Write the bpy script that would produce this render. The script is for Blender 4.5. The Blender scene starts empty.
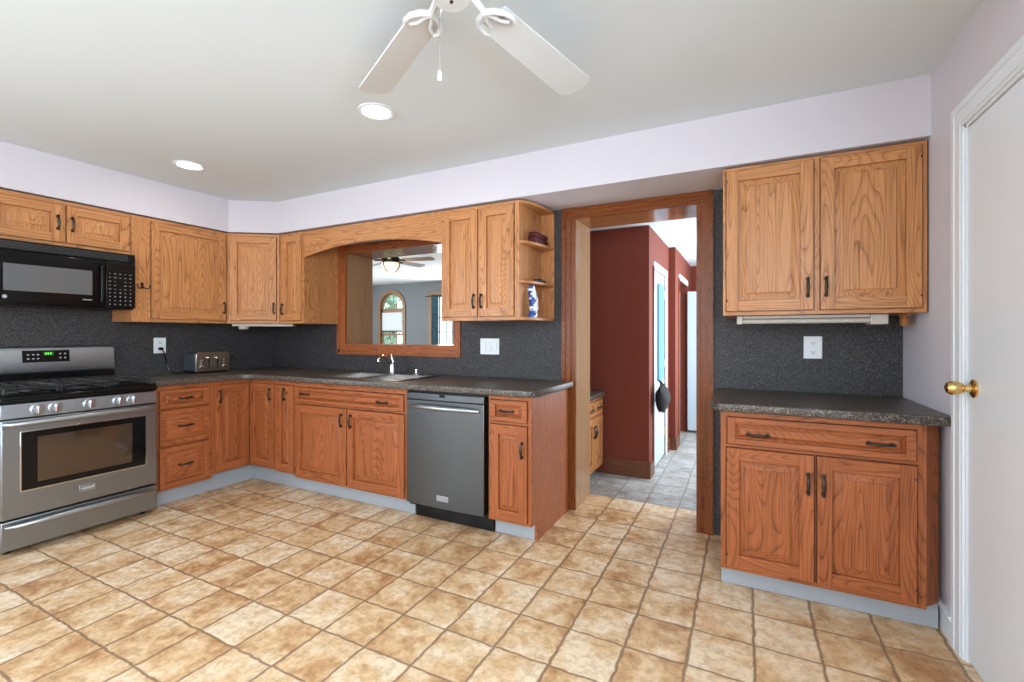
import bpy, bmesh, math, random
from mathutils import Vector, Matrix

random.seed(7)
scn = bpy.context.scene
col = scn.collection
PI = math.pi

# ------------------------------------------------------------------ camera
cam_data = bpy.data.cameras.new('camera')
cam_data.sensor_width = 36.0
cam_data.lens = 461.26 / 1024 * 36.0
cam_data.shift_y = -6.56 / 1024
cam_data.clip_start = 0.02
cam = bpy.data.objects.new('camera', cam_data)
cam.location = (4.3418, -3.0869, 1.2462)
cam.rotation_euler = (PI / 2, 0, 0.4685)
col.objects.link(cam)
scn.camera = cam

# ------------------------------------------------------------------ world + view
world = bpy.data.worlds.new('world')
scn.world = world
world.use_nodes = True
bg = world.node_tree.nodes['Background']
bg.inputs[0].default_value = (0.80, 0.92, 1.0, 1)
bg.inputs[1].default_value = 2.6
scn.view_settings.view_transform = 'Standard'
scn.view_settings.look = 'None'
scn.view_settings.exposure = 0.18
scn.view_settings.gamma = 1.0
scn.view_settings.use_curve_mapping = False

# ------------------------------------------------------------------ area lights: hall and far-room daylight, plus added fills without windows
def area(name, loc, rot, sx, sy, power, color=(1, 1, 1), spread=PI):
    l = bpy.data.lights.new(name, 'AREA')
    l.shape = 'RECTANGLE'
    l.size, l.size_y = sx, sy
    l.energy = power
    l.color = color
    l.spread = spread
    o = bpy.data.objects.new(name, l)
    o.location = loc
    o.rotation_euler = rot
    col.objects.link(o)
    return o

area('rear_fill', (3.6, -5.72, 1.45), (PI / 2 - 0.2, 0, 0), 2.6, 1.9, 32, (0.735, 0.88, 1.0))  # added fill behind the camera, the rear wall has no window
area('rear_fill', (1.2, -5.72, 1.45), (PI / 2 - 0.2, 0, 0), 1.8, 1.7, 10, (0.735, 0.88, 1.0))  # second added rear fill, likewise without a window
area('right_rear_fill', (5.05, -3.7, 1.4), (PI / 2 - 0.12, 0, PI / 2), 1.8, 1.8, 205, (0.735, 0.88, 1.0))  # added unseen fill, brightens the left wall from the front
area('left_rear_fill', (0.06, -4.9, 1.25), (PI / 2 - 0.2, 0, -PI / 2), 1.9, 1.8, 160, (0.735, 0.88, 1.0))  # added unseen fill for the right wall and its door
area('daylight_hall', (4.82, 2.1, 1.35), (PI / 2, 0, PI / 2), 2.4, 1.7, 105, (0.80, 0.91, 1.0))
area('daylight_family_room', (-0.9, 5.28, 1.4), (-PI / 2, 0, 0), 1.6, 1.4, 90, (0.86, 0.95, 1.0))
area('family_room_side_fill', (-4.3, 2.8, 1.5), (PI / 2, 0, -PI / 2), 2.4, 1.5, 110, (0.92, 0.97, 1.0))  # added fill, this side of the family room has no window

# ------------------------------------------------------------------ materials
def new_mat(name):
    m = bpy.data.materials.new(name)
    m.use_nodes = True
    return m, m.node_tree.nodes, m.node_tree.links, m.node_tree.nodes['Principled BSDF']

def plain(name, c, rough=0.5, metal=0.0, emit=None, estr=0.0, bump=0.0, bscale=60, var=0.0):
    m, N, L, b = new_mat(name)
    b.inputs['Base Color'].default_value = (*c, 1)
    b.inputs['Roughness'].default_value = rough
    b.inputs['Metallic'].default_value = metal
    if emit:
        b.inputs['Emission Color'].default_value = (*emit, 1)
        b.inputs['Emission Strength'].default_value = estr
    if bump or var:
        tc = N.new('ShaderNodeTexCoord')
        n = N.new('ShaderNodeTexNoise')
        n.inputs['Scale'].default_value = bscale
        n.inputs['Detail'].default_value = 3
        L.new(tc.outputs['Object'], n.inputs['Vector'])
        if bump:
            bp = N.new('ShaderNodeBump')
            bp.inputs['Strength'].default_value = bump
            bp.inputs['Distance'].default_value = 0.002
            L.new(n.outputs['Fac'], bp.inputs['Height'])
            L.new(bp.outputs['Normal'], b.inputs['Normal'])
        if var:
            r = N.new('ShaderNodeValToRGB')
            r.color_ramp.elements[0].position = 0.3
            r.color_ramp.elements[1].position = 0.7
            r.color_ramp.elements[0].color = (*[x * (1 - var) for x in c], 1)
            r.color_ramp.elements[1].color = (*[min(1, x * (1 + var)) for x in c], 1)
            L.new(n.outputs['Fac'], r.inputs['Fac'])
            L.new(r.outputs['Color'], b.inputs['Base Color'])
    return m

def oak(name, horizontal, light, dark, rough=0.34, fig=1.0):
    """oak: stretched noise cut into contour bands (cathedral figure) + fine pores."""
    m, N, L, b = new_mat(name)
    tc = N.new('ShaderNodeTexCoord')
    at = N.new('ShaderNodeAttribute'); at.attribute_name = 'goff'
    oi = N.new('ShaderNodeObjectInfo')
    rnd = N.new('ShaderNodeMath'); rnd.operation = 'MULTIPLY'; rnd.inputs[1].default_value = 53.0
    L.new(oi.outputs['Random'], rnd.inputs[0])
    a1 = N.new('ShaderNodeVectorMath'); a1.operation = 'ADD'
    L.new(tc.outputs['Object'], a1.inputs[0]); L.new(at.outputs['Vector'], a1.inputs[1])
    a2 = N.new('ShaderNodeVectorMath'); a2.operation = 'ADD'
    L.new(a1.outputs[0], a2.inputs[0]); L.new(rnd.outputs[0], a2.inputs[1])
    def scaled(s_across, s_along):
        v = N.new('ShaderNodeVectorMath'); v.operation = 'MULTIPLY'
        v.inputs[1].default_value = (s_along, s_across, s_across) if horizontal else (s_across, s_across, s_along)
        L.new(a2.outputs[0], v.inputs[0])
        return v.outputs[0]
    n1 = N.new('ShaderNodeTexNoise')
    n1.inputs['Scale'].default_value = 1.0; n1.inputs['Detail'].default_value = 1.2
    n1.inputs['Roughness'].default_value = 0.4; n1.inputs['Distortion'].default_value = 0.25
    L.new(scaled(6.5, 0.85), n1.inputs['Vector'])
    k = N.new('ShaderNodeMath'); k.operation = 'MULTIPLY'; k.inputs[1].default_value = 34.0
    L.new(n1.outputs['Fac'], k.inputs[0])
    fr = N.new('ShaderNodeMath'); fr.operation = 'FRACT'
    L.new(k.outputs[0], fr.inputs[0])
    r1 = N.new('ShaderNodeValToRGB')
    e = r1.color_ramp.elements
    e[0].position = 0.0; e[0].color = (1, 1, 1, 1)
    e[1].position = 1.0; e[1].color = (0.0, 0.0, 0.0, 1)
    x = e.new(0.22); x.color = (0.35, 0.35, 0.35, 1)
    x = e.new(0.55); x.color = (0.08, 0.08, 0.08, 1)
    x = e.new(0.93); x.color = (0.25, 0.25, 0.25, 1)
    L.new(fr.outputs[0], r1.inputs['Fac'])
    n2 = N.new('ShaderNodeTexNoise')
    n2.inputs['Scale'].default_value = 1.0; n2.inputs['Detail'].default_value = 3
    L.new(scaled(130, 4.0), n2.inputs['Vector'])
    r2 = N.new('ShaderNodeValToRGB')
    r2.color_ramp.elements[0].position = 0.45; r2.color_ramp.elements[1].position = 0.72
    L.new(n2.outputs['Fac'], r2.inputs['Fac'])
    n3 = N.new('ShaderNodeTexNoise')
    n3.inputs['Scale'].default_value = 1.0; n3.inputs['Detail'].default_value = 2
    L.new(scaled(9, 0.8), n3.inputs['Vector'])
    # figure = band * .62*fig + pores*.25 + tone
    f1 = N.new('ShaderNodeMath'); f1.operation = 'MULTIPLY'; f1.inputs[1].default_value = 0.70 * fig
    L.new(r1.outputs['Color'], f1.inputs[0])
    f2 = N.new('ShaderNodeMath'); f2.operation = 'MULTIPLY_ADD'; f2.inputs[1].default_value = 0.42
    L.new(r2.outputs['Color'], f2.inputs[0]); L.new(f1.outputs[0], f2.inputs[2])
    f3 = N.new('ShaderNodeMath'); f3.operation = 'MULTIPLY_ADD'; f3.inputs[1].default_value = 0.45
    L.new(n3.outputs['Fac'], f3.inputs[0]); L.new(f2.outputs[0], f3.inputs[2])
    f4 = N.new('ShaderNodeMath'); f4.operation = 'SUBTRACT'; f4.inputs[1].default_value = 0.15; f4.use_clamp = True
    L.new(f3.outputs[0], f4.inputs[0])
    mx = N.new('ShaderNodeMix'); mx.data_type = 'RGBA'
    mx.inputs[6].default_value = (*light, 1); mx.inputs[7].default_value = (*dark, 1)
    L.new(f4.outputs[0], mx.inputs[0])
    L.new(mx.outputs[2], b.inputs['Base Color'])
    b.inputs['Roughness'].default_value = rough
    b.inputs['Specular IOR Level'].default_value = 0.30
    bp = N.new('ShaderNodeBump'); bp.inputs['Strength'].default_value = 0.12; bp.inputs['Distance'].default_value = 0.001
    bp.invert = True
    L.new(f4.outputs[0], bp.inputs['Height']); L.new(bp.outputs['Normal'], b.inputs['Normal'])
    return m

def laminate(name, base, spk, rough, scale=1.0):
    m, N, L, b = new_mat(name)
    tc = N.new('ShaderNodeTexCoord')
    n1 = N.new('ShaderNodeTexNoise'); n1.inputs['Scale'].default_value = 190 * scale; n1.inputs['Detail'].default_value = 3
    n2 = N.new('ShaderNodeTexVoronoi'); n2.inputs['Scale'].default_value = 150 * scale
    n3 = N.new('ShaderNodeTexNoise'); n3.inputs['Scale'].default_value = 70 * scale; n3.inputs['Detail'].default_value = 2
    for n in (n1, n2, n3):
        L.new(tc.outputs['Object'], n.inputs['Vector'])
    r = N.new('ShaderNodeValToRGB')
    e = r.color_ramp.elements
    e[0].position = 0.40; e[0].color = (*[x * 0.45 for x in base], 1)
    e[1].position = 0.66; e[1].color = (*spk, 1)
    x = e.new(0.52); x.color = (*base, 1)
    L.new(n1.outputs['Fac'], r.inputs['Fac'])
    r3 = N.new('ShaderNodeValToRGB')
    r3.color_ramp.elements[0].position = 0.35; r3.color_ramp.elements[1].position = 0.65
    r3.color_ramp.elements[0].color = (0.75, 0.75, 0.75, 1); r3.color_ramp.elements[1].color = (1.2, 1.2, 1.2, 1)
    L.new(n3.outputs['Fac'], r3.inputs['Fac'])
    mm = N.new('ShaderNodeMix'); mm.data_type = 'RGBA'; mm.blend_type = 'MULTIPLY'; mm.inputs[0].default_value = 1
    L.new(r.outputs['Color'], mm.inputs[6]); L.new(r3.outputs['Color'], mm.inputs[7])
    r2 = N.new('ShaderNodeValToRGB')
    r2.color_ramp.elements[0].position = 0.10; r2.color_ramp.elements[1].position = 0.22
    r2.color_ramp.elements[0].color = (1, 1, 1, 1); r2.color_ramp.elements[1].color = (0, 0, 0, 1)
    L.new(n2.outputs['Distance'], r2.inputs['Fac'])
    f = N.new('ShaderNodeMath'); f.operation = 'MULTIPLY'; f.inputs[1].default_value = 0.35
    L.new(r2.outputs['Color'], f.inputs[0])
    m2 = N.new('ShaderNodeMix'); m2.data_type = 'RGBA'
    m2.inputs[7].default_value = (*[min(1, x * 1.6) for x in spk], 1)
    L.new(f.outputs[0], m2.inputs[0]); L.new(mm.outputs[2], m2.inputs[6])
    L.new(m2.outputs[2], b.inputs['Base Color'])
    b.inputs['Roughness'].default_value = rough
    return m

def tiles(name, c1, c2, c3, grout):
    m, N, L, b = new_mat(name)
    def math_(op, a, b_=None, c=None, clamp=False):
        n = N.new('ShaderNodeMath'); n.operation = op; n.use_clamp = clamp
        for i, v in enumerate((a, b_, c)):
            if v is None: continue
            if isinstance(v, (int, float)): n.inputs[i].default_value = v
            else: L.new(v, n.inputs[i])
        return n.outputs[0]
    tc = N.new('ShaderNodeTexCoord')
    wob = N.new('ShaderNodeTexNoise'); wob.inputs['Scale'].default_value = 16; wob.inputs['Detail'].default_value = 3
    L.new(tc.outputs['Object'], wob.inputs['Vector'])
    sub = N.new('ShaderNodeVectorMath'); sub.operation = 'SUBTRACT'; sub.inputs[1].default_value = (0.5, 0.5, 0.5)
    L.new(wob.outputs['Color'], sub.inputs[0])
    scl = N.new('ShaderNodeVectorMath'); scl.operation = 'SCALE'; scl.inputs['Scale'].default_value = 0.022
    L.new(sub.outputs[0], scl.inputs[0])
    add = N.new('ShaderNodeVectorMath'); add.operation = 'ADD'
    L.new(tc.outputs['Object'], add.inputs[0]); L.new(scl.outputs[0], add.inputs[1])
    sep = N.new('ShaderNodeSeparateXYZ'); L.new(add.outputs[0], sep.inputs[0])
    u = math_('DIVIDE', math_('SUBTRACT', sep.outputs[0], 4.141 - 0.2312 * 40), 0.2312)
    v = math_('DIVIDE', math_('SUBTRACT', sep.outputs[1], -0.292 - 0.2364 * 40), 0.2364)
    fu, fv = math_('FLOOR', u), math_('FLOOR', v)
    def edge(t, f):
        d = math_('SUBTRACT', t, f)
        return math_('MINIMUM', d, math_('SUBTRACT', 1.0, d))
    eu, ev = edge(u, fu), edge(v, fv)
    # every line has its own width
    ev = math_('MULTIPLY', ev, 1.25)
    d = math_('MINIMUM', eu, ev)
    gr = N.new('ShaderNodeValToRGB')
    gr.color_ramp.elements[0].position = 0.014; gr.color_ramp.elements[0].color = (1, 1, 1, 1)
    gr.color_ramp.elements[1].position = 0.036; gr.color_ramp.elements[1].color = (0, 0, 0, 1)
    L.new(d, gr.inputs['Fac'])
    cell = N.new('ShaderNodeCombineXYZ'); L.new(fu, cell.inputs[0]); L.new(fv, cell.inputs[1])
    wn = N.new('ShaderNodeTexWhiteNoise'); wn.noise_dimensions = '2D'
    L.new(cell.outputs[0], wn.inputs['Vector'])
    off = N.new('ShaderNodeVectorMath'); off.operation = 'SCALE'; off.inputs['Scale'].default_value = 9.0
    L.new(wn.outputs['Color'], off.inputs[0])
    p = N.new('ShaderNodeVectorMath'); p.operation = 'ADD'
    L.new(tc.outputs['Object'], p.inputs[0]); L.new(off.outputs[0], p.inputs[1])
    big = N.new('ShaderNodeTexNoise'); big.inputs['Scale'].default_value = 5.5; big.inputs['Detail'].default_value = 8
    big.inputs['Roughness'].default_value = 0.66; big.inputs['Distortion'].default_value = 0.35
    L.new(p.outputs[0], big.inputs['Vector'])
    tone = math_('ADD', math_('MULTIPLY', math_('SUBTRACT', wn.outputs['Value'], 0.5), 0.13), big.outputs['Fac'])
    cr = N.new('ShaderNodeValToRGB')
    e = cr.color_ramp.elements
    e[0].position = 0.38; e[0].color = (*c1, 1)
    e[1].position = 0.68; e[1].color = (*c3, 1)
    x = e.new(0.52); x.color = (*c2, 1)
    L.new(tone, cr.inputs['Fac'])
    fine = N.new('ShaderNodeTexNoise'); fine.inputs['Scale'].default_value = 26; fine.inputs['Detail'].default_value = 8
    fine.inputs['Roughness'].default_value = 0.75; fine.inputs['Distortion'].default_value = 0.3
    L.new(p.outputs[0], fine.inputs['Vector'])
    fr = N.new('ShaderNodeValToRGB')
    fr.color_ramp.elements[0].position = 0.36; fr.color_ramp.elements[0].color = (0.72, 0.66, 0.58, 1)
    fr.color_ramp.elements[1].position = 0.56; fr.color_ramp.elements[1].color = (1.04, 1.04, 1.04, 1)
    L.new(fine.outputs['Fac'], fr.inputs['Fac'])
    mu = N.new('ShaderNodeMix'); mu.data_type = 'RGBA'; mu.blend_type = 'MULTIPLY'; mu.inputs[0].default_value = 1
    L.new(cr.outputs['Color'], mu.inputs[6]); L.new(fr.outputs['Color'], mu.inputs[7])
    mg = N.new('ShaderNodeMix'); mg.data_type = 'RGBA'
    mg.inputs[7].default_value = (*grout, 1)
    gm = math_('MULTIPLY', gr.outputs['Color'], 0.85)
    L.new(gm, mg.inputs[0]); L.new(mu.outputs[2], mg.inputs[6])
    L.new(mg.outputs[2], b.inputs['Base Color'])
    b.inputs['Roughness'].default_value = 0.42
    h = math_('SUBTRACT', math_('MULTIPLY', fine.outputs['Fac'], 0.4), gr.outputs['Color'])
    bp = N.new('ShaderNodeBump'); bp.inputs['Strength'].default_value = 0.35; bp.inputs['Distance'].default_value = 0.003
    L.new(h, bp.inputs['Height']); L.new(bp.outputs['Normal'], b.inputs['Normal'])
    return m

def brushed(name, c, rough, horizontal_axis=0, aniso=0.0):
    m, N, L, b = new_mat(name)
    tc = N.new('ShaderNodeTexCoord')
    v = N.new('ShaderNodeVectorMath'); v.operation = 'MULTIPLY'
    s = [400, 400, 400]; s[horizontal_axis] = 3
    v.inputs[1].default_value = s
    L.new(tc.outputs['Object'], v.inputs[0])
    n = N.new('ShaderNodeTexNoise'); n.inputs['Scale'].default_value = 1; n.inputs['Detail'].default_value = 2
    L.new(v.outputs[0], n.inputs['Vector'])
    r = N.new('ShaderNodeMapRange')
    r.inputs['To Min'].default_value = rough - 0.05; r.inputs['To Max'].default_value = rough + 0.07
    L.new(n.outputs['Fac'], r.inputs['Value']); L.new(r.outputs[0], b.inputs['Roughness'])
    b.inputs['Base Color'].default_value = (*c, 1)
    b.inputs['Metallic'].default_value = 1.0
    return m

def pane_glass(name, tint=(1, 1, 1)):
    m, N, L, b = new_mat(name)
    N.remove(b)
    t = N.new('ShaderNodeBsdfTransparent'); t.inputs[0].default_value = (*tint, 1)
    g = N.new('ShaderNodeBsdfGlossy'); g.inputs['Roughness'].default_value = 0.02
    mx = N.new('ShaderNodeMixShader'); mx.inputs[0].default_value = 0.07
    L.new(t.outputs[0], mx.inputs[1]); L.new(g.outputs[0], mx.inputs[2])
    L.new(mx.outputs[0], N['Material Output'].inputs[0])
    return m

OAK_L, OAK_D = (0.60, 0.272, 0.104), (0.225, 0.078, 0.024)
M = {}
M['oak'] = oak('honey_oak_upright_grain', False, OAK_L, OAK_D)
M['oak_h'] = oak('honey_oak_level_grain', True, OAK_L, OAK_D)
BASE_L, BASE_D = (0.41, 0.121, 0.039), (0.130, 0.033, 0.009)  # darker, redder oak copy: dimmer, floor-warmed light partly put into the colour
M['boak'] = oak('shaded_oak_upright_grain', False, BASE_L, BASE_D, 0.42)
M['boak_h'] = oak('shaded_oak_level_grain', True, BASE_L, BASE_D, 0.42)
M['dark_oak'] = oak('red_oak_upright_grain', False, (0.25, 0.072, 0.017), (0.085, 0.020, 0.005), 0.2)
M['dark_oak_h'] = oak('red_oak_level_grain', True, (0.25, 0.072, 0.017), (0.085, 0.020, 0.005), 0.2)
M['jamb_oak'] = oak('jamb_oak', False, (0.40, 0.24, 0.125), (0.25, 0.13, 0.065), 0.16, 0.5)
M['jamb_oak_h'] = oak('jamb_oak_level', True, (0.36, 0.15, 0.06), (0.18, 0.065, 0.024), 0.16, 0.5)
M['splash'] = laminate('charcoal_speckled_laminate', (0.030, 0.0255, 0.0250), (0.115, 0.106, 0.105), 0.6, 0.95)
M['counter'] = laminate('brown_charcoal_speckled_counter', (0.056, 0.043, 0.033), (0.25, 0.20, 0.155), 0.38, 0.85)
M['floor'] = tiles('beige_stone_tile', (0.78, 0.615, 0.43), (0.66, 0.435, 0.235), (0.42, 0.205, 0.085), (0.22, 0.125, 0.068))
M['hall_floor'] = tiles('cool_lit_grey_tile', (0.44, 0.44, 0.43), (0.34, 0.33, 0.315), (0.23, 0.21, 0.19), (0.20, 0.17, 0.14))  # greyer tile, cool hall daylight partly put into its colour
M['ceil'] = plain('ceiling_paint', (0.70, 0.76, 0.79), 0.85, bump=0.05, bscale=90)
M['lilac'] = plain('lilac_paint', (0.61, 0.568, 0.602), 0.75, bump=0.05, bscale=120)
M['white'] = plain('white_gloss_paint', (0.74, 0.765, 0.785), 0.35)
M['terra'] = plain('terracotta_paint', (0.150, 0.024, 0.009), 0.85, bump=0.06, bscale=110)
M['slate'] = plain('slate_blue_paint', (0.19, 0.215, 0.235), 0.7, bump=0.05, bscale=110)
M['steel'] = brushed('brushed_steel_level', (0.40, 0.435, 0.46), 0.34, 1)
M['steel_dim'] = brushed('brushed_steel_dimmed_front', (0.295, 0.32, 0.338), 0.33, 1)  # same steel as the control strip, weaker reflection put into a darker colour
M['steel_x'] = brushed('brushed_steel_dishwasher', (0.125, 0.137, 0.145), 0.32, 0)
M['sink_steel'] = brushed('sink_steel', (0.29, 0.275, 0.255), 0.30, 0)
M['chrome'] = plain('polished_chrome', (0.78, 0.78, 0.78), 0.10, 1.0)
M['black'] = plain('black_enamel', (0.004, 0.004, 0.004), 0.12)
M['black_m'] = plain('matte_black_iron', (0.012, 0.012, 0.012), 0.5)
M['black_p'] = plain('black_plastic', (0.004, 0.004, 0.004), 0.25)
for k_ in ('black', 'black_p'):
    M[k_].node_tree.nodes['Principled BSDF'].inputs['Specular IOR Level'].default_value = 0.3
M['slat'] = plain('dark_grey_slat', (0.045, 0.045, 0.047), 0.3)
M['glass_dark'] = plain('dark_oven_glass', (0.050, 0.028, 0.016), 0.04)
M['glass_dark'].node_tree.nodes['Principled BSDF'].inputs['Specular IOR Level'].default_value = 1.0
M['mw_glass'] = plain('grey_mesh_microwave_glass', (0.115, 0.115, 0.115), 0.10)
M['bronze'] = plain('antique_bronze', (0.055, 0.043, 0.034), 0.36, 0.85, var=0.3, bscale=90)
M['toe'] = plain('grey_vinyl_toe_board', (0.33, 0.345, 0.36), 0.45)
M['plate'] = plain('white_switch_plastic', (0.78, 0.78, 0.78), 0.35)
M['grey'] = plain('grey_plastic', (0.35, 0.35, 0.35), 0.4)
M['key'] = plain('pale_key_print', (0.34, 0.34, 0.34), 0.5)
M['green'] = plain('green_display', (0.02, 0.1, 0.01), 0.3, emit=(0.15, 0.9, 0.08), estr=1.1)
M['display'] = plain('dark_green_display', (0.01, 0.03, 0.01), 0.2, emit=(0.05, 0.25, 0.02), estr=0.35)
M['brass'] = plain('polished_brass', (0.72, 0.49, 0.20), 0.14, 1.0)
M['toaster'] = plain('brushed_warm_steel', (0.42, 0.37, 0.31), 0.28, 1.0)
M['toaster_side'] = plain('blue_grey_plastic', (0.045, 0.055, 0.065), 0.4)
M['fanw'] = plain('white_fan_enamel', (0.66, 0.68, 0.69), 0.4)
M['bulb'] = plain('lit_lamp_lens', (1, 1, 1), 0.4, emit=(1.0, 0.97, 0.92), estr=5)
M['red'] = plain('dark_red_cloth', (0.075, 0.004, 0.005), 0.7, bump=0.3, bscale=200)
M['bagb'] = plain('blue_foil_print', (0.03, 0.09, 0.36), 0.3)
M['bagw'] = plain('white_foil_print', (0.75, 0.78, 0.85), 0.3)
M['darkgrey'] = plain('dark_knick_knack', (0.03, 0.022, 0.02), 0.5)
M['cream'] = plain('cream_fixture_plastic', (0.50, 0.45, 0.385), 0.4)
M['curtain'] = plain('teal_curtain', (0.11, 0.22, 0.26), 0.8, var=0.25, bscale=14)
M['shade'] = plain('white_pleated_shade_glow', (0.72, 0.78, 0.80), 0.8, emit=(0.75, 0.86, 0.9), estr=0.08)  # slight glow stands in for daylight behind the cloth
M['casing'] = oak('window_casing_oak', False, (0.34, 0.20, 0.11), (0.20, 0.11, 0.055), 0.4)
M['pane'] = pane_glass('window_pane_glass')
M['leaf'] = plain('green_leaves', (0.34, 0.50, 0.36), 0.6, var=0.6, bscale=6)
M['bark'] = plain('tree_bark', (0.10, 0.075, 0.055), 0.8)
M['lampglass'] = plain('lit_amber_bowl', (0.85, 0.75, 0.6), 0.4, emit=(1.0, 0.80, 0.55), estr=1.3)
M['blade'] = plain('grey_brown_fan_blade', (0.24, 0.22, 0.22), 0.5)
M['hallblue'] = plain('pale_painted_door', (0.46, 0.53, 0.575), 0.45)
M['dimblue'] = plain('blue_grey_wall_backlit_frame', (0.22, 0.27, 0.31), 0.6)
M['towel'] = plain('blue_towel', (0.10, 0.24, 0.40), 0.9, bump=0.4, bscale=160, var=0.25)
M['bagk'] = plain('black_nylon', (0.005, 0.005, 0.006), 0.85)
M['brown_base'] = oak('brown_baseboard_oak', True, (0.17, 0.06, 0.025), (0.08, 0.024, 0.010), 0.4)
M['lawn'] = plain('lawn', (0.12, 0.25, 0.07), 0.9, var=0.4, bscale=3)

# ------------------------------------------------------------------ mesh builder
class MB:
    def __init__(s):
        s.v, s.f, s.m, s.g = [], [], [], []
    def _off(s):
        return (random.uniform(-9, 9), random.uniform(-9, 9), random.uniform(-9, 9))
    def add(s, verts, faces, mi=0):
        b = len(s.v); o = s._off()
        s.v += [tuple(p) for p in verts]; s.g += [o] * len(verts)
        for f in faces:
            s.f.append([b + i for i in f]); s.m.append(mi)
        return s
    def box(s, x0, x1, y0, y1, z0, z1, mi=0):
        v = [(x, y, z) for x in (x0, x1) for y in (y0, y1) for z in (z0, z1)]
        return s.add(v, [(0, 1, 3, 2), (4, 6, 7, 5), (0, 4, 5, 1), (2, 3, 7, 6), (0, 2, 6, 4), (1, 5, 7, 3)], mi)
    def prism(s, poly, z0, z1, mi=0, axis='Z'):
        n = len(poly)
        mk = {'Z': lambda p, h: (p[0], p[1], h), 'Y': lambda p, h: (p[0], h, p[1]), 'X': lambda p, h: (h, p[0], p[1])}[axis]
        v = [mk(p, z0) for p in poly] + [mk(p, z1) for p in poly]
        f = [tuple(range(n))[::-1], tuple(range(n, 2 * n))] + [(i, (i + 1) % n, n + (i + 1) % n, n + i) for i in range(n)]
        return s.add(v, f, mi)
    def lathe(s, prof, c, axis='Z', seg=20, mi=0):
        """prof = [(r, h)...] along axis from c"""
        v, f = [], []
        n = len(prof)
        for (r, h) in prof:
            for k in range(seg):
                a = 2 * PI * k / seg
                p, q = r * math.cos(a), r * math.sin(a)
                v.append({'Z': (c[0] + p, c[1] + q, c[2] + h), 'Y': (c[0] + p, c[1] + h, c[2] + q), 'X': (c[0] + h, c[1] + p, c[2] + q)}[axis])
        for i in range(n - 1):
            for k in range(seg):
                k2 = (k + 1) % seg
                f.append((i * seg + k, i * seg + k2, (i + 1) * seg + k2, (i + 1) * seg + k))
        f.append(tuple(range(seg))[::-1]); f.append(tuple((n - 1) * seg + k for k in range(seg)))
        return s.add(v, f, mi)
    def tube(s, pts, rad, seg=8, mi=0):
        pts = [Vector(p) for p in pts]
        if not isinstance(rad, (list, tuple)): rad = [rad] * len(pts)
        v, f = [], []
        up = None
        for i, p in enumerate(pts):
            t = (pts[min(i + 1, len(pts) - 1)] - pts[max(i - 1, 0)]).normalized()
            if up is None:
                up = Vector((0, 0, 1)) if abs(t.z) < 0.9 else Vector((1, 0, 0))
            a = t.cross(up)
            if a.length < 1e-5:
                a = t.orthogonal()
            a.normalize(); b = a.cross(t).normalized(); up = b
            for k in range(seg):
                an = 2 * PI * k / seg
                v.append(p + (a * math.cos(an) + b * math.sin(an)) * rad[i])
        n = len(pts)
        for i in range(n - 1):
            for k in range(seg):
                k2 = (k + 1) % seg
                f.append((i * seg + k, i * seg + k2, (i + 1) * seg + k2, (i + 1) * seg + k))
        f.append(tuple(range(seg))[::-1]); f.append(tuple((n - 1) * seg + k for k in range(seg)))
        return s.add(v, f, mi)
    def sphere(s, c, r, seg=14, rings=9, mi=0, sc=(1, 1, 1)):
        prof = [(max(1e-4, math.sin(PI * i / rings)), -math.cos(PI * i / rings)) for i in range(rings + 1)]
        t = MB(); t.lathe(prof, (0, 0, 0), 'Z', seg)
        return s.add([(c[0] + p[0] * r * sc[0], c[1] + p[1] * r * sc[1], c[2] + p[2] * r * sc[2]) for p in t.v], t.f, mi)
    def build(s, name, mats, parent=None, loc=None, rz=0, bevel=0, seg=2, smooth=35):
        me = bpy.data.meshes.new(name)
        me.from_pydata(s.v, [], s.f)
        if not isinstance(mats, (list, tuple)): mats = [mats]
        for m in mats: me.materials.append(m)
        me.polygons.foreach_set('material_index', s.m)
        a = me.attributes.new('goff', 'FLOAT_VECTOR', 'POINT')
        a.data.foreach_set('vector', [x for g in s.g for x in g])
        bm = bmesh.new(); bm.from_mesh(me)
        bmesh.ops.recalc_face_normals(bm, faces=bm.faces)
        bm.to_mesh(me); bm.free()
        if smooth:
            me.shade_smooth(); me.set_sharp_from_angle(angle=math.radians(smooth))
        o = bpy.data.objects.new(name, me)
        col.objects.link(o)
        if parent: o.parent = parent
        if loc: o.location = loc
        if rz: o.rotation_euler.z = rz
        if bevel:
            md = o.modifiers.new('bevel', 'BEVEL'); md.width = bevel; md.segments = seg
            md.limit_method = 'ANGLE'; md.angle_limit = math.radians(40); md.harden_normals = False
        return o

def fillcurve(loops, thick, bev=0.0):
    """filled outline (first loop) with holes -> (verts, faces), flat in xy, centred on z."""
    cu = bpy.data.curves.new('tmp', 'CURVE')
    cu.dimensions = '2D'; cu.fill_mode = 'BOTH'; cu.extrude = thick / 2 - bev; cu.bevel_depth = bev
    cu.bevel_resolution = 2; cu.offset = -bev
    for lp in loops:
        sp = cu.splines.new('POLY'); sp.points.add(len(lp) - 1)
        for i, p in enumerate(lp): sp.points[i].co = (p[0], p[1], 0, 1)
        sp.use_cyclic_u = True
    o = bpy.data.objects.new('tmp', cu); col.objects.link(o)
    dg = bpy.context.evaluated_depsgraph_get()
    me = bpy.data.meshes.new_from_object(o.evaluated_get(dg))
    bm = bmesh.new(); bm.from_mesh(me); bmesh.ops.remove_doubles(bm, verts=bm.verts, dist=1e-5)
    vs = [tuple(v.co) for v in bm.verts]; bm.verts.index_update()
    fs = [[v.index for v in f.verts] for f in bm.faces]
    bm.free(); bpy.data.objects.remove(o); bpy.data.curves.remove(cu); bpy.data.meshes.remove(me)
    return vs, fs

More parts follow.
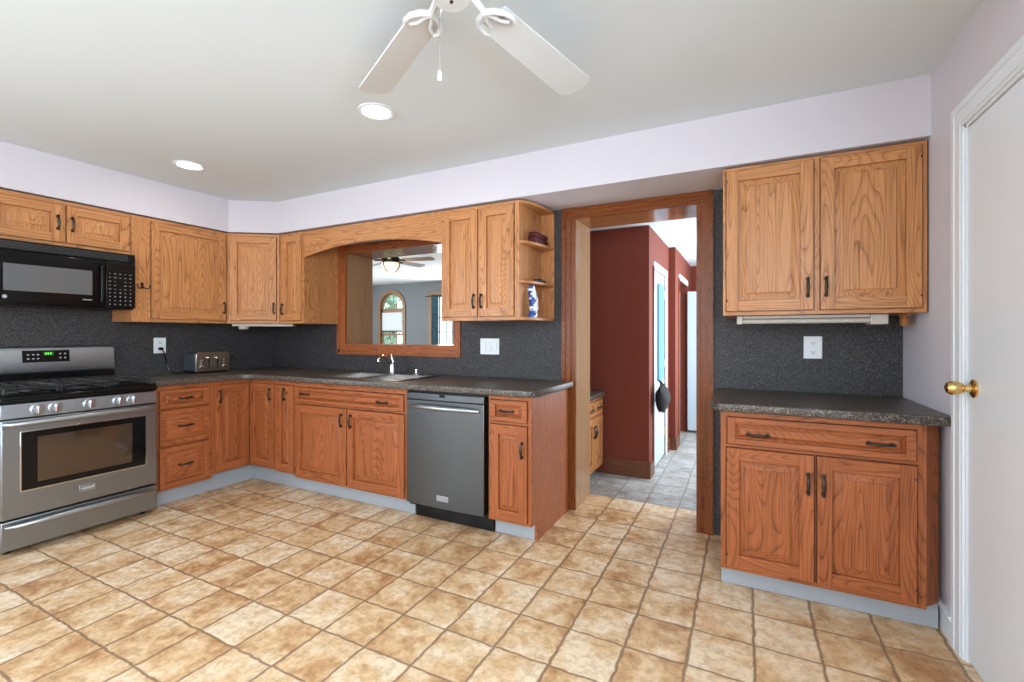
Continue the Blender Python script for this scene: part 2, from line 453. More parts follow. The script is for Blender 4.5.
def tag(o, label, cat, group=None):
    o['label'] = label; o['category'] = cat
    if group: o['group'] = group
    return o
def thing(name, label, cat, loc=(0, 0, 0), rz=0, group=None):
    o = bpy.data.objects.new(name, None)
    o.empty_display_size = 0.1
    col.objects.link(o); o.location = loc; o.rotation_euler.z = rz
    return tag(o, label, cat, group)
def struct(mb, name, mats, **k):
    o = mb.build(name, mats, **k); o['kind'] = 'structure'
    return o

# ------------------------------------------------------------------ room shell
CEIL = 2.425
YB = 0.05          # kitchen face of the back wall
YB2 = 0.38         # far face of the back wall
XR = 5.09
DX0, DX1, DZ = 3.265, 4.068, 2.067      # doorway
PX0, PX1, PZ0, PZ1 = 1.03, 2.235, 1.155, 1.995   # pass-through
LN = 0.015         # lining thickness

struct(MB().box(-0.12, 5.2, -5.9, 0.40, -0.08, 0), 'floor', M['floor'])
struct(MB().box(-0.12, 5.2, -5.9, 0.05, CEIL, CEIL + 0.1), 'ceiling', M['ceil'])
struct(MB().box(-0.12, 0, -5.9, 0.05, 0, CEIL), 'wall_left', M['lilac'])
struct(MB().box(-0.12, 5.2, -6.0, -5.9, 0, CEIL), 'wall_rear', M['lilac'])
DY0, DY1, DDZ = -1.56, -0.730, 2.046
struct(MB().box(XR, 5.2, -5.9, DY0, 0, CEIL).box(XR, 5.2, DY1, 0.05, 0, CEIL).box(XR, 5.2, DY0, DY1, DDZ, CEIL), 'wall_right', M['lilac'])
w = MB()
w.box(-0.12, PX0 - LN, YB, YB2, 0, 2.5)
w.box(PX0 - LN, PX1 + LN, YB, YB2, 0, PZ0 - LN)
w.box(PX0 - LN, PX1 + LN, YB, YB2, PZ1 + LN, 2.5)
w.box(PX1 + LN, DX0 - LN, YB, YB2, 0, 2.5)
w.box(DX0 - LN, DX1 + LN, YB, YB2, DZ + LN, 2.5)
w.box(DX1 + LN, 5.2, YB, YB2, 0, 2.5)
struct(w, 'wall_back', M['lilac'])
# dropped soffit above the cabinets
SZ = 2.145
struct(MB().prism([(0, -5.9), (0.30, -5.9), (0.30, -0.60), (0.635, -0.375), (XR, -0.375), (XR, YB), (0, YB)], SZ, CEIL - 0.001), 'trim_1', M['lilac'])
# speckled laminate wall covering (backsplash) on both walls
b1 = MB()
t = 0.010
b1.box(0.012, 0.924, YB - t, YB - 0.0005, 0, SZ - 0.001)
b1.box(0.924, 2.299, YB - t, YB - 0.0005, 0, 1.061)
b1.box(2.299, 3.160, YB - t, YB - 0.0005, 0, SZ - 0.001)
b1.box(4.166, XR - 0.001, YB - t, YB - 0.0005, 0, SZ - 0.001)
struct(b1, 'trim_2', M['splash'])
struct(MB().box(0.0005, t, -2.6, YB - 0.001, 0.0, 2.13), 'trim_3', M['splash'])

# doorway casing: stepped profile, plus jamb lining
def casing_leg(mb, x0, x1, y, z0, z1, mi, flip):
    w_ = x1 - x0
    st = [(0, 0.24, 0.020), (0.24, 0.34, 0.014), (0.34, 0.70, 0.022), (0.70, 1.0, 0.030)]
    for a, b, th in st:
        if flip: a, b = 1 - b, 1 - a
        mb.box(x0 + a * w_, x0 + b * w_, y - th, y, z0, z1, mi)
cs = MB()
casing_leg(cs, DX0 - 0.099, DX0 + 0.002, YB, 0, DZ - 0.002, 0, True)
casing_leg(cs, DX1 - 0.002, DX1 + 0.095, YB, 0, DZ - 0.002, 0, False)
st = [(0, 0.24, 0.020), (0.24, 0.34, 0.014), (0.34, 0.70, 0.022), (0.70, 1.0, 0.030)]
hh = 0.076
for a, b, th in st:       # mitred head
    za, zb = DZ - 0.002 + a * hh, DZ - 0.002 + b * hh
    e0, e1 = a * 0.099, b * 0.099
    cs.add([(DX0 - e0, YB, za), (DX1 + e0 * .97, YB, za), (DX1 + e1 * .97, YB, zb), (DX0 - e1, YB, zb),
            (DX0 - e0, YB - th, za), (DX1 + e0 * .97, YB - th, za), (DX1 + e1 * .97, YB - th, zb), (DX0 - e1, YB - th, zb)],
           [(0, 1, 2, 3), (4, 7, 6, 5), (0, 4, 5, 1), (1, 5, 6, 2), (2, 6, 7, 3), (3, 7, 4, 0)], 1)
for s_, e0, e1 in ((-1, DX0, DX0 - 0.099), (1, DX1, DX1 + 0.095)):   # fill behind the mitres
    cs.box(min(e0, e1), max(e0, e1), YB - 0.013, YB, DZ - 0.003, DZ + hh - 0.003, 0)
cs.box(DX0 - LN, DX0, YB, YB2 + 0.003, 0, DZ, 2)
cs.box(DX1, DX1 + LN, YB, YB2 + 0.003, 0, DZ, 2)
cs.box(DX0 - LN, DX1 + LN, YB, YB2 + 0.003, DZ, DZ + LN, 3)
struct(cs, 'trim_4', [M['dark_oak'], M['dark_oak_h'], M['jamb_oak'], M['jamb_oak_h']])
# pass-through casing and lining
pc = MB()
OX0, OX1, OZ0, OZ1 = 0.925, 2.298, 1.062, 2.07
y0 = YB - 0.022
pc.box(OX0, PX0 + 0.003, y0, YB, OZ0, OZ1, 0)
pc.box(PX1 - 0.003, OX1, y0, YB, OZ0, OZ1, 0)
pc.box(PX0, PX1, y0, YB, OZ0, PZ0 + 0.003, 1)
pc.box(PX0, PX1, y0, YB, PZ1 - 0.003, OZ1, 1)
pc.box(OX0 + 0.02, OX0 + 0.045, y0 - 0.006, y0, OZ0 + 0.02, OZ1, 0)
pc.box(OX0 + 0.02, OX1 - 0.02, y0 - 0.006, y0, OZ0 + 0.02, OZ0 + 0.045, 1)
pc.box(PX0 - LN, PX0, YB, YB2 + 0.003, PZ0, PZ1, 2)
pc.box(PX1, PX1 + LN, YB, YB2 + 0.003, PZ0, PZ1, 2)
pc.box(PX0 - LN, PX1 + LN, YB, YB2 + 0.003, PZ0 - LN, PZ0, 3)
pc.box(PX0 - LN, PX1 + LN, YB, YB2 + 0.003, PZ1, PZ1 + LN, 3)
struct(pc, 'trim_5', [M['boak'], M['boak_h'], M['jamb_oak'], M['jamb_oak_h']])

# right wall door, casing, baseboard
dc = MB()
for a, b, th in ((0, 0.30, 0.014), (0.30, 0.85, 0.011), (0.85, 1.0, 0.008)):
    wv = 0.088
    dc.box(XR - th, XR, DY1 + wv * (1 - b), DY1 + wv * (1 - a), 0, DDZ + wv * (1 - b) + 0.001)
    dc.box(XR - th, XR, DY0 - wv * (1 - a), DY0 - wv * (1 - b), 0, DDZ + wv * (1 - b) + 0.001)
    dc.box(XR - th, XR, DY0 - wv * (1 - a), DY1 + wv * (1 - a), DDZ + wv * (1 - b), DDZ + wv * (1 - a))
dc.box(XR, 5.19, DY1 - 0.012, DY1, 0, DDZ); dc.box(XR, 5.19, DY0, DY0 + 0.012, 0, DDZ); dc.box(XR, 5.19, DY0, DY1, DDZ - 0.012, DDZ)
struct(dc, 'trim_6', M['white'])
dr = struct(MB().box(XR + 0.006, XR + 0.046, DY0 + 0.015, DY1 - 0.015, 0.012, DDZ - 0.015), 'door_1', M['white'], bevel=0.003)
kn = MB()
kc = (XR + 0.006, -0.800, 1.046)
kn.lathe([(0.001, 0), (0.034, 0.0), (0.034, -0.006), (0.026, -0.011), (0.014, -0.014), (0.012, -0.030), (0.017, -0.034), (0.023, -0.042),
          (0.0265, -0.054), (0.0255, -0.068), (0.019, -0.079), (0.008, -0.084), (0.001, -0.085)], kc, 'X', 24)
kn.build('door_knob', M['brass'], dr)
bb = MB()
bb.prism([(0.03, 0), (0.018, 0), (0.018, 0.085), (0.012, 0.10), (0.006, 0.112), (0.03, 0.112)], -0.642, -0.46, axis='Y')
o = struct(bb, 'baseboard_right', M['white'])
for v in o.data.vertices: v.co.x = XR + (v.co.x - 0.03)

# ------------------------------------------------------------------ hall behind the doorway
HC = 2.19
TK = 0.1
h = MB()
h.box(2.60, 3.60, 1.0, 1.0 + TK, 0, HC)                          # facing the kitchen
h.box(3.50, 3.60, 1.0 + TK, 1.19, 0, HC); h.box(3.50, 3.60, 1.90, 2.15, 0, HC); h.box(3.50, 3.60, 1.19, 1.90, 1.85, HC)
h.box(3.50, 3.667, 2.15, 2.45, 0, HC); h.box(3.567, 3.667, 3.20, 3.75, 0, HC); h.box(3.567, 3.667, 2.45, 3.20, 1.875, HC)
h.box(3.0, 5.0, 3.75, 3.85, 0, HC)
struct(h, 'wall_hall_left', M['terra'])
struct(MB().box(4.90, 5.0, YB2, 3.75, 0, HC), 'wall_hall_right', M['terra'])
struct(MB().box(2.50, 2.60, YB2, 5.4, 0, 2.46), 'wall_hall_divider', M['terra'])
struct(MB().box(2.50, 5.0, YB2 + 0.004, 3.85, HC, HC + 0.1), 'ceiling_hall', M['ceil'])
struct(MB().box(2.50, 5.0, 0.40, 3.85, -0.08, 0), 'floor_hall', M['hall_floor'])
struct(MB().box(2.95, 3.0, 1.1, 3.85, 0, HC), 'wall_closet', M['dimblue'])
hb = MB()
hb.box(3.215, 3.615, 0.985, 1.0, 0, 0.125); hb.box(3.215, 3.610, 0.990, 1.0, 0.125, 0.145)
hb.box(3.60, 3.614, 0.986, 1.185, 0, 0.125)
hb.box(3.60, 3.614, 1.96, 2.14, 0, 0.125); hb.box(3.60, 3.680, 2.136, 2.15, 0, 0.125); hb.box(3.667, 3.680, 2.15, 2.38, 0, 0.125)
struct(hb, 'baseboard_hall', M['brown_base'])
# hall doors
dt = MB()
dt.box(3.60, 3.615, 1.20, 1.96, 1.845, 1.905)
dt.box(3.60, 3.612, 1.90, 1.955, 0, 1.845)
struct(dt, 'trim_7', M['white'])
struct(MB().box(3.60, 3.612, 1.165, 1.20, 0, 1.86).box(3.667, 3.68, 2.40, 2.45, 0, 1.88), 'trim_8', M['dark_oak'])
struct(MB().box(3.667, 3.682, 2.44, 3.26, 1.87, 1.93), 'trim_9', M['white'])
d2 = struct(MB().box(3.555, 3.592, 1.195, 1.895, 0.012, 1.845), 'door_2', M['hallblue'], bevel=0.003)
for z in (0.25, 0.95, 1.65):
    MB().box(3.590, 3.600, 1.872, 1.892, z - 0.045, z + 0.045).build('hinge', M['brass'], d2)
d3 = struct(MB().box(3.684, 4.35, 3.15, 3.19, 0.03, 1.79).box(3.80, 4.24, 3.144, 3.15, 0.22, 0.85).box(3.80, 4.24, 3.144, 3.15, 1.0, 1.65), 'door_3', M['hallblue'], bevel=0.003)

# ------------------------------------------------------------------ family room behind the pass-through
fw = MB()
FY = 5.40
AX, AW, AZ = -3.155, 0.345, 1.885    # arch window: centre, half width, spring height
W2 = (-1.985, -0.93, 0.55, 2.14)
fw.box(-4.6, AX - AW, FY, FY + 0.12, 0, 2.46)
fw.box(AX + AW, W2[0], FY, FY + 0.12, 0, 2.46)
fw.box(W2[1], 2.6, FY, FY + 0.12, 0, 2.46)
fw.box(W2[0], W2[1], FY, FY + 0.12, 0, W2[2]); fw.box(W2[0], W2[1], FY, FY + 0.12, W2[3], 2.46)
fw.box(AX - AW, AX + AW, FY, FY + 0.12, 0, 0.6)
arc = [(AX + AW * math.cos(PI * k / 20), AZ + AW * math.sin(PI * k / 20)) for k in range(21)]
for k in range(20):
    a, b = arc[k], arc[k + 1]
    fw.prism([(b[0], b[1]), (a[0], a[1]), (a[0], 2.46), (b[0], 2.46)], FY, FY + 0.12, axis='Y')
struct(fw, 'wall_family_far', M['slate'])
struct(MB().box(-4.72, -4.6, YB2, FY + 0.12, 0, 2.46), 'wall_family_left', M['slate'])
struct(MB().box(-4.72, -0.12, YB2 - 0.1, YB2, 0, 2.46), 'wall_family_near', M['slate'])
struct(MB().box(-4.72, 2.50, YB2 + 0.004, FY + 0.12, 2.44, 2.54), 'ceiling_family', M['ceil'])
struct(MB().box(-4.72, 2.50, YB2 + 0.02, FY + 0.12, -0.08, 0), 'floor_family', M['casing'])

def arch_window():
    root = bpy.data.objects.new('window_1', None); col.objects.link(root)
    root.location = (AX, FY, 0); root['kind'] = 'structure'
    R0, R1 = AW, AW + 0.075
    c = MB()
    n = 20
    for k in range(n):
        a0, a1 = PI * k / n, PI * (k + 1) / n
        c.prism([(R0 * math.cos(a0), AZ + R0 * math.sin(a0)), (R1 * math.cos(a0), AZ + R1 * math.sin(a0)),
                 (R1 * math.cos(a1), AZ + R1 * math.sin(a1)), (R0 * math.cos(a1), AZ + R0 * math.sin(a1))], -0.025, 0.0, axis='Y')
    c.box(-R1, -R0, -0.025, 0, 0.55, AZ); c.box(R0, R1, -0.025, 0, 0.55, AZ); c.box(-R1 - .02, R1 + .02, -0.05, 0, 0.53, 0.6)
    c.build('window_casing', M['casing'], root)
    f = MB()
    f.box(-R0, R0, 0.03, 0.08, AZ - 0.12, AZ - 0.02)          # transom between arch and sash
    for k in range(n):
        a0, a1 = PI * k / n, PI * (k + 1) / n
        r0, r1 = R0 - 0.035, R0
        f.prism([(r0 * math.cos(a0), AZ + r0 * math.sin(a0)), (r1 * math.cos(a0), AZ + r1 * math.sin(a0)),
                 (r1 * math.cos(a1), AZ + r1 * math.sin(a1)), (r0 * math.cos(a1), AZ + r0 * math.sin(a1))], 0.03, 0.08, axis='Y')
    f.box(-R0, -R0 + 0.04, 0.03, 0.08, 0.6, AZ); f.box(R0 - 0.04, R0, 0.03, 0.08, 0.6, AZ); f.box(-R0, R0, 0.03, 0.08, 0.6, 0.65)
    f.box(-R0, R0, 0.03, 0.08, 1.22, 1.27)
    for a in (PI * .25, PI * .5, PI * .75):
        f.tube([(0.1 * math.cos(a), 0.055, AZ - 0.02 + 0.1 * math.sin(a)), (R0 * math.cos(a), 0.055, AZ + R0 * math.sin(a))], 0.009, 6)
    f.tube([(0.11 * math.cos(PI * k / 10), 0.055, AZ - 0.02 + 0.11 * math.sin(PI * k / 10)) for k in range(11)], 0.008, 6)
    for x in (-0.1, 0.1): f.box(x - 0.008, x + 0.008, 0.045, 0.065, 0.65, AZ - 0.12)
    f.build('window_frame', M['casing'], root)
    g = MB()
    g.box(-R0, R0, 0.053, 0.057, 0.6, AZ)
    g.prism([(R0 * math.cos(PI * k / n), AZ + R0 * math.sin(PI * k / n)) for k in range(n + 1)], 0.053, 0.057, axis='Y')
    g.build('window_pane', M['pane'], root)
arch_window()
sh = MB()
N_ = 14
for k in range(N_):
    z0 = 1.335 + (1.745 - 1.335) * k / N_; z1 = 1.335 + (1.745 - 1.335) * (k + 1) / N_
    sh.prism([(0.012, z0), (0.002, (z0 + z1) / 2), (0.012, z1), (0.018, (z0 + z1) / 2)], AX - 0.30, AX + 0.30, axis='X')
o = thing('window_shade', 'white pleated shade half lowered in the arched window of the far room', 'shade', (0, FY, 0))
sh.build('pleated_cloth', M['shade'], o)
MB().box(AX - 0.305, AX + 0.305, 0.0, 0.024, 1.305, 1.335).build('bottom_rail', M['black_m'], o)
MB().box(AX - 0.305, AX + 0.305, 0.0, 0.026, 1.745, 1.765).build('head_rail', M['white'], o)

r2 = bpy.data.objects.new('window_2', None); col.objects.link(r2); r2['kind'] = 'structure'; r2.location = (0, FY, 0)
x0, x1, z0, z1 = W2
MB().box(x0 - 0.08, x0, -0.025, 0, z0 - 0.08, z1 + 0.08).box(x1, x1 + 0.08, -0.025, 0, z0 - 0.08, z1 + 0.08).box(x0, x1, -0.025, 0, z1, z1 + 0.08).box(x0 - .1, x1 + .1, -0.05, 0, z0 - 0.08, z0).build('window_casing', M['casing'], r2)
f = MB()
f.box(x0, x0 + 0.05, 0.03, 0.08, z0, z1).box(x1 - 0.05, x1, 0.03, 0.08, z0, z1).box(x0, x1, 0.03, 0.08, z1 - 0.05, z1).box(x0, x1, 0.03, 0.08, z0, z0 + 0.05)
for k in range(1, 6): f.box(x0 + (x1 - x0) * k / 6 - 0.009, x0 + (x1 - x0) * k / 6 + 0.009, 0.04, 0.07, z0, z1)
for k in (0.98, 1.30, 1.62): f.box(x0, x1, 0.04, 0.07, k - 0.009, k + 0.009)
f.build('window_frame', M['dimblue'], r2)  # white frame coloured dark, its backlit shade is put into the colour
MB().box(x0, x1, 0.053, 0.057, z0, z1).build('window_pane', M['pane'], r2)
cu = MB()
n = 24
pv = []
for k in range(n + 1):
    pv.append((-1.965 + 0.19 * k / n, -0.055 + 0.016 * math.sin(k * 1.9)))
lo = [(x, y + 0.006) for x, y in pv[::-1]]
cu.prism(pv + lo, 0.45, 2.10)
o = thing('curtain', 'teal curtain panel hanging at the left of the bright far-room window', 'curtain', (0, FY, 0))
cu.build('curtain_panel', M['curtain'], o)
MB().tube([(-2.12, -0.052, 2.105), (-0.85, -0.052, 2.105)], 0.010, 10).build('curtain_rod', M['black_m'], o)

# trees and ground outside the far windows
struct(MB().box(-14, 8, FY + 0.13, 24, -0.6, -0.5), 'ground_outside', M['lawn'])
def tree(label, x, y, r, zc, hh):
    root = thing('garden_tree', label, 'tree', (x, y, -0.5))
    MB().tube([(0, 0, 0), (0.05, 0, zc * 0.5), (0, 0.05, zc + 0.4)], [0.12, 0.09, 0.05], 8).build('trunk', M['bark'], root)
    c = MB()
    for k in range(900):
        u, v_, q = random.uniform(-1, 1), random.uniform(0, 2 * PI), random.uniform(0.45, 1) ** 0.5
        s_ = math.sqrt(1 - u * u)
        p = Vector((r * q * s_ * math.cos(v_), r * q * s_ * math.sin(v_), zc + 0.5 + hh * q * u))
        d = Vector((random.uniform(-1, 1), random.uniform(-1, 1), random.uniform(-1, 1))).normalized()
        e = d.orthogonal().normalized(); L_ = random.uniform(0.10, 0.2)
        c.add([p - d * L_, p + e * L_ * .5, p + d * L_, p - e * L_ * .5], [(0, 1, 2, 3)])
    c.build('foliage', M['leaf'], root, smooth=0)
tree('green leafy tree seen through the arched window of the far room', -7.9, 10.8, 1.5, 1.7, 1.5)
tree('second leafy tree standing further back beyond the arched window', -11.5, 14.5, 1.6, 1.9, 1.6)

# ------------------------------------------------------------------ cabinet kit
def make_pull():
    mb = MB()
    pts = [(0, 0.0, -0.040), (0, -0.010, -0.041), (0, -0.017, -0.030), (0, -0.021, 0), (0, -0.017, 0.030), (0, -0.010, 0.041), (0, 0.0, 0.040)]
    mb.tube(pts, [0.006, 0.0055, 0.0052, 0.0082, 0.0052, 0.0055, 0.006], 8)
    for z in (-0.040, 0.040):
        mb.lathe([(0.001, 0), (0.010, 0), (0.009, -0.004), (0.001, -0.005)], (0, 0, z), 'Y', 10)
        mb.sphere((0, -0.013, z * 1.16), 0.0062, 8, 6)
    o = mb.build('handle', M['bronze'])
    me = o.data
    bpy.data.objects.remove(o)
    return me
PULL = make_pull()
def pull(parent, x, y, z, vertical=True, sc=1.0):
    o = bpy.data.objects.new('handle', PULL); col.objects.link(o); o.parent = parent
    o.location = (x, y, z); o.scale = (sc, sc, sc)
    if not vertical: o.rotation_euler = (0, PI / 2, 0)
    return o

def panel_front(parent, name, x0, x1, z0, z1, yf, mv, mh, frame=0.058, drawer=False):
    """one raised-panel front, its show face at y = yf"""
    mb = MB(); th = 0.019
    fz = frame if not drawer else min(frame, (z1 - z0) * 0.2)
    if not drawer:
        mb.box(x0, x0 + frame, yf, yf + th, z0, z1, 0); mb.box(x1 - frame, x1, yf, yf + th, z0, z1, 0)
        mb.box(x0 + frame, x1 - frame, yf, yf + th, z0, z0 + fz, 1); mb.box(x0 + frame, x1 - frame, yf, yf + th, z1 - fz, z1, 1)
    else:
        mb.box(x0, x0 + frame, yf, yf + th, z0, z1, 1); mb.box(x1 - frame, x1, yf, yf + th, z0, z1, 1)
        mb.box(x0 + frame, x1 - frame, yf, yf + th, z0, z0 + fz, 1); mb.box(x0 + frame, x1 - frame, yf, yf + th, z1 - fz, z1, 1)
    a0, a1, c0, c1 = x0 + frame, x1 - frame, z0 + fz, z1 - fz
    mi = 1 if drawer else 0
    bev = min(0.036, (a1 - a0) * 0.22, (c1 - c0) * 0.28)
    rings = [(0, 0.0165), (0.0055, 0.017), (bev, 0.0055), (bev + 0.001, 0.0015)]
    v = []
    for ins, dy in rings:
        v += [(a0 + ins, yf + dy, c0 + ins), (a1 - ins, yf + dy, c0 + ins), (a1 - ins, yf + dy, c1 - ins), (a0 + ins, yf + dy, c1 - ins)]
    v += [(a0, yf + th, c0), (a1, yf + th, c0), (a1, yf + th, c1), (a0, yf + th, c1)]
    fs = []
    for r in range(3):
        for k in range(4):
            k2 = (k + 1) % 4
            fs.append((r * 4 + k, r * 4 + k2, r * 4 + 4 + k2, r * 4 + 4 + k))
    fs.append((12, 13, 14, 15)); fs.append((16, 19, 18, 17))
    for k in range(4):
        k2 = (k + 1) % 4
        fs.append((k, k2, 16 + k2, 16 + k))
    mb.add(v, fs, mi)
    return mb.build(name, [mv, mh], parent, bevel=0.0018, seg=2)

def face_frame(mb, W, z0, z1, openings, y0=0.0, y1=0.019):
    xs = sorted(set([0, W] + [a for o in openings for a in (o[0], o[1])]))
    zs = sorted(set([z0, z1] + [a for o in openings for a in (o[2], o[3])]))
    for i in range(len(xs) - 1):
        xm = (xs[i] + xs[i + 1]) / 2
        full = not any(o[0] < xm < o[1] for o in openings)
        if full:
            mb.box(xs[i], xs[i + 1], y0, y1, z0, z1, 0); continue
        run = None
        for j in range(len(zs) - 1):
            zm = (zs[j] + zs[j + 1]) / 2
            if not any(o[0] < xm < o[1] and o[2] < zm < o[3] for o in openings):
                mb.box(xs[i], xs[i + 1], y0, y1, zs[j], zs[j + 1], 1)

def cabinet(name, label, origin, rz, W, z0, z1, depth, fronts, base=False, mats=None, footprint=None, group=None, toe_w=None, cat='cabinet', end_panel=False, hollow=False):
    """fronts: (kind, x0, x1, z0, z1, handles) in local metres; local x to the right, y into the wall, front frame at y=0"""
    mv, mh = mats
    root = thing(name, label, cat, (origin[0], origin[1], 0 if base else z0), rz, group)
    dz = 0 if base else -z0
    gap = 0.0045
    ops = [(f[1] - gap, f[2] + gap, f[3] - gap + dz, f[4] + gap + dz) for f in fronts]
    mb = MB()
    face_frame(mb, W, z0 + dz, z1 + dz, ops)
    if hollow:
        mb.box(0, 0.018, 0.019, depth, z0 + dz, z1 + dz, 0).box(W - 0.018, W, 0.019, depth, z0 + dz, z1 + dz, 0)
        mb.box(0.018, W - 0.018, 0.019, depth, z0 + dz, z0 + dz + 0.018, 1).box(0.018, W - 0.018, depth - 0.006, depth, z0 + dz + 0.018, z1 + dz, 0)
    elif footprint:
        mb.prism(footprint, z0 + dz, z1 + dz, 0)
    else:
        mb.box(0, W, 0.019, depth, z0 + dz, z1 + dz, 0)
    mb.build('body', [mv, mh], root)
    if base:
        tw = toe_w or (0.0, W)
        MB().box(tw[0], tw[1], 0.085, 0.10, 0.001, z0 - 0.001).build('toe_board', M['toe'], root)
        if end_panel:
            MB().box(W - 0.018, W, 0.085, depth, 0.001, z0 - 0.001).build('end_panel_foot', mv, root)
    for f in fronts:
        kind, a, b, c, d, hs = f
        o = panel_front(root, 'door' if kind == 'door' else 'drawer', a, b, c + dz, d + dz, -0.012, mv, mh,
                        0.056 if kind == 'door' else 0.034, kind != 'door')
        side = None
        for (hx, hz, vert) in hs:
            pull(o, hx, -0.012, hz + dz, vert)
            side = 'L' if hx < (a + b) / 2 else 'R'
        if kind == 'door' and b - a > 0.2:
            hx = b - 0.003 if side == 'L' else a + 0.003
            for hz in (c + 0.055, d - 0.055):
                MB().tube([(hx, -0.015, hz + dz - 0.005), (hx, -0.013, hz + dz + 0.005)], 0.003, 8).build('hinge', M['bronze'], o)
    return root

UP = (M['oak'], M['oak_h'])
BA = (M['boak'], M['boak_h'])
R90 = PI / 2

# ------------------------------------------------------------------ left wall, upper cabinets (local x = world y)
XF = 0.287
U0, U1 = 1.342, 2.134
def ly(y, y0): return y - y0
y0 = -2.085
cabinet('wall_cabinet', 'short two-door oak wall cabinet mounted above the black microwave', (XF, y0), R90, 0.766, 1.832, U1, XF - 0.012,
        [('door', ly(-2.045, y0), ly(-1.700, y0), 1.857, 2.105, [(ly(-1.712, y0) - 0.014, 1.985, True)]),
         ('door', ly(-1.680, y0), ly(-1.330, y0), 1.857, 2.105, [(ly(-1.664, y0) + 0.012, 1.985, True)])], mats=UP)
y0 = -1.316
cabinet('wall_cabinet', 'single-door oak wall cabinet with a wide left stile, right of the microwave', (XF, y0), R90, 0.706, U0, U1, XF - 0.012,
        [('door', ly(-1.187, y0), ly(-0.625, y0), 1.368, 2.108, [(ly(-0.641, y0), 1.475, True)])], mats=UP)
# diagonal corner cabinet
p0, p1 = Vector((XF, -0.606)), Vector((0.637, -0.354))
dv = p1 - p0; Wd = dv.length; ang = math.atan2(dv.y, dv.x)
def to_loc(P):
    d = Vector(P) - p0
    return (d.x * math.cos(ang) + d.y * math.sin(ang), -d.x * math.sin(ang) + d.y * math.cos(ang))
fp = [to_loc(P) for P in ((XF - 0.010, -0.590), (0.012, -0.590), (0.012, 0.038), (0.626, 0.038), (0.626, -0.340))]
fp = [(0.004, 0.019)] + fp[0:0] + [to_loc((0.012, -0.604)), to_loc((0.012, 0.038)), to_loc((0.635, 0.038)), (Wd - 0.006, 0.019)]
cabinet('corner_wall_cabinet', 'diagonal corner oak wall cabinet with one door where the two runs meet', (p0.x, p0.y), ang, Wd, U0, U1, 0,
        [('door', 0.028, Wd - 0.026, 1.370, 2.108, [(Wd - 0.045, 1.478, True)])], mats=UP, footprint=fp)
# back wall, upper cabinets
YF = -0.352
DU = YF * -1 + 0.037
x0 = 0.640
cabinet('wall_cabinet', 'narrow one-door oak wall cabinet at the left end of the arched valance', (x0, YF), 0, 0.305, U0, U1, DU,
        [('door', 0.036, 0.284, 1.368, 2.108, [(0.052, 1.468, True)])], mats=UP)
x0 = 2.390
cabinet('wall_cabinet', 'two-door oak wall cabinet with twin arched-grain doors above the triple switch plate', (x0, YF), 0, 0.604, U0, U1, DU,
        [('door', 2.408 - x0, 2.692 - x0, 1.370, 2.108, [(2.668 - x0, 1.475, True)]),
         ('door', 2.710 - x0, 2.974 - x0, 1.370, 2.108, [(2.728 - x0, 1.475, True)])], mats=UP)
# arched valance
arcp = [(0.948, U1), (2.388, U1)]
for k in range(25):
    s_ = k / 24
    X = 2.388 - (2.388 - 0.948) * s_
    arcp.append((X, 1.908 + 0.079 * (1 - (2 * s_ - 1) ** 2)))
mb = MB().prism(arcp, YF, YF + 0.019, axis='Y')
tag(mb.build('valance', M['oak_h'], bevel=0.0015), 'arched oak valance board spanning between wall cabinets over the sink', 'valance')
# open end shelf, quarter-round
def qshelf(z0, z1, mb=None, mi=0, rx=0.112, ry=0.385):
    mb = mb or MB()
    poly = [(0.0, 0.388)]
    for k in range(13):
        a = (PI / 2) * k / 12
        poly.append((rx * math.cos(a), 0.388 - ry * math.sin(a) ** 1.0))
    mb.prism(poly, z0, z1, mi)
    return mb
es = thing('end_shelf', 'open quarter-round oak end shelf beside the two-door wall cabinet', 'shelf', (2.996, YF - 0.001, U0))
MB().box(0.0, 0.014, 0.0, 0.388, 0, U1 - U0).build('side_panel', M['oak'], es)
MB().box(0.014, 0.112, 0.374, 0.388, 0.018, U1 - U0 - 0.02).build('back_panel', M['oak'], es)
for nm, z in (('shelf', 0.0), ('shelf', 0.245), ('shelf', 0.508), ('top_board', U1 - U0 - 0.02)):
    m_ = MB()
    poly = [(0.0145, 0.3735)]
    for k in range(13):
        a = (PI / 2) * k / 12
        poly.append((0.0145 + 0.095 * math.cos(a), 0.3735 - 0.373 * math.sin(a)))
    m_.prism(poly, z, z + 0.019)
    m_.build(nm, M['oak_h'], es, bevel=0.002)
# right upper
x0 = 4.234
cabinet('wall_cabinet', 'large two-door oak wall cabinet beside the white door, above the right counter', (x0, YF), 0, 0.848, 1.348, 2.134, DU,
        [('door', 4.251 - x0, 4.644 - x0, 1.370, 2.116, [(4.620 - x0, 1.482, True)]),
         ('door', 4.674 - x0, 5.062 - x0, 1.370, 2.116, [(4.696 - x0, 1.482, True)])], mats=UP)

# ------------------------------------------------------------------ base cabinets
CT = 0.874      # top of the boxes
XB = 0.617
y0 = -1.318
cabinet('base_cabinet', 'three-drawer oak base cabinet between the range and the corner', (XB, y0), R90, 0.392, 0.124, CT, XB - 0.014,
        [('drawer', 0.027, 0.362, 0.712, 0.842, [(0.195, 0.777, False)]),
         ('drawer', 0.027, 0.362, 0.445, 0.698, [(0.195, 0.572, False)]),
         ('drawer', 0.027, 0.362, 0.140, 0.428, [(0.195, 0.288, False)])], base=True, mats=BA)
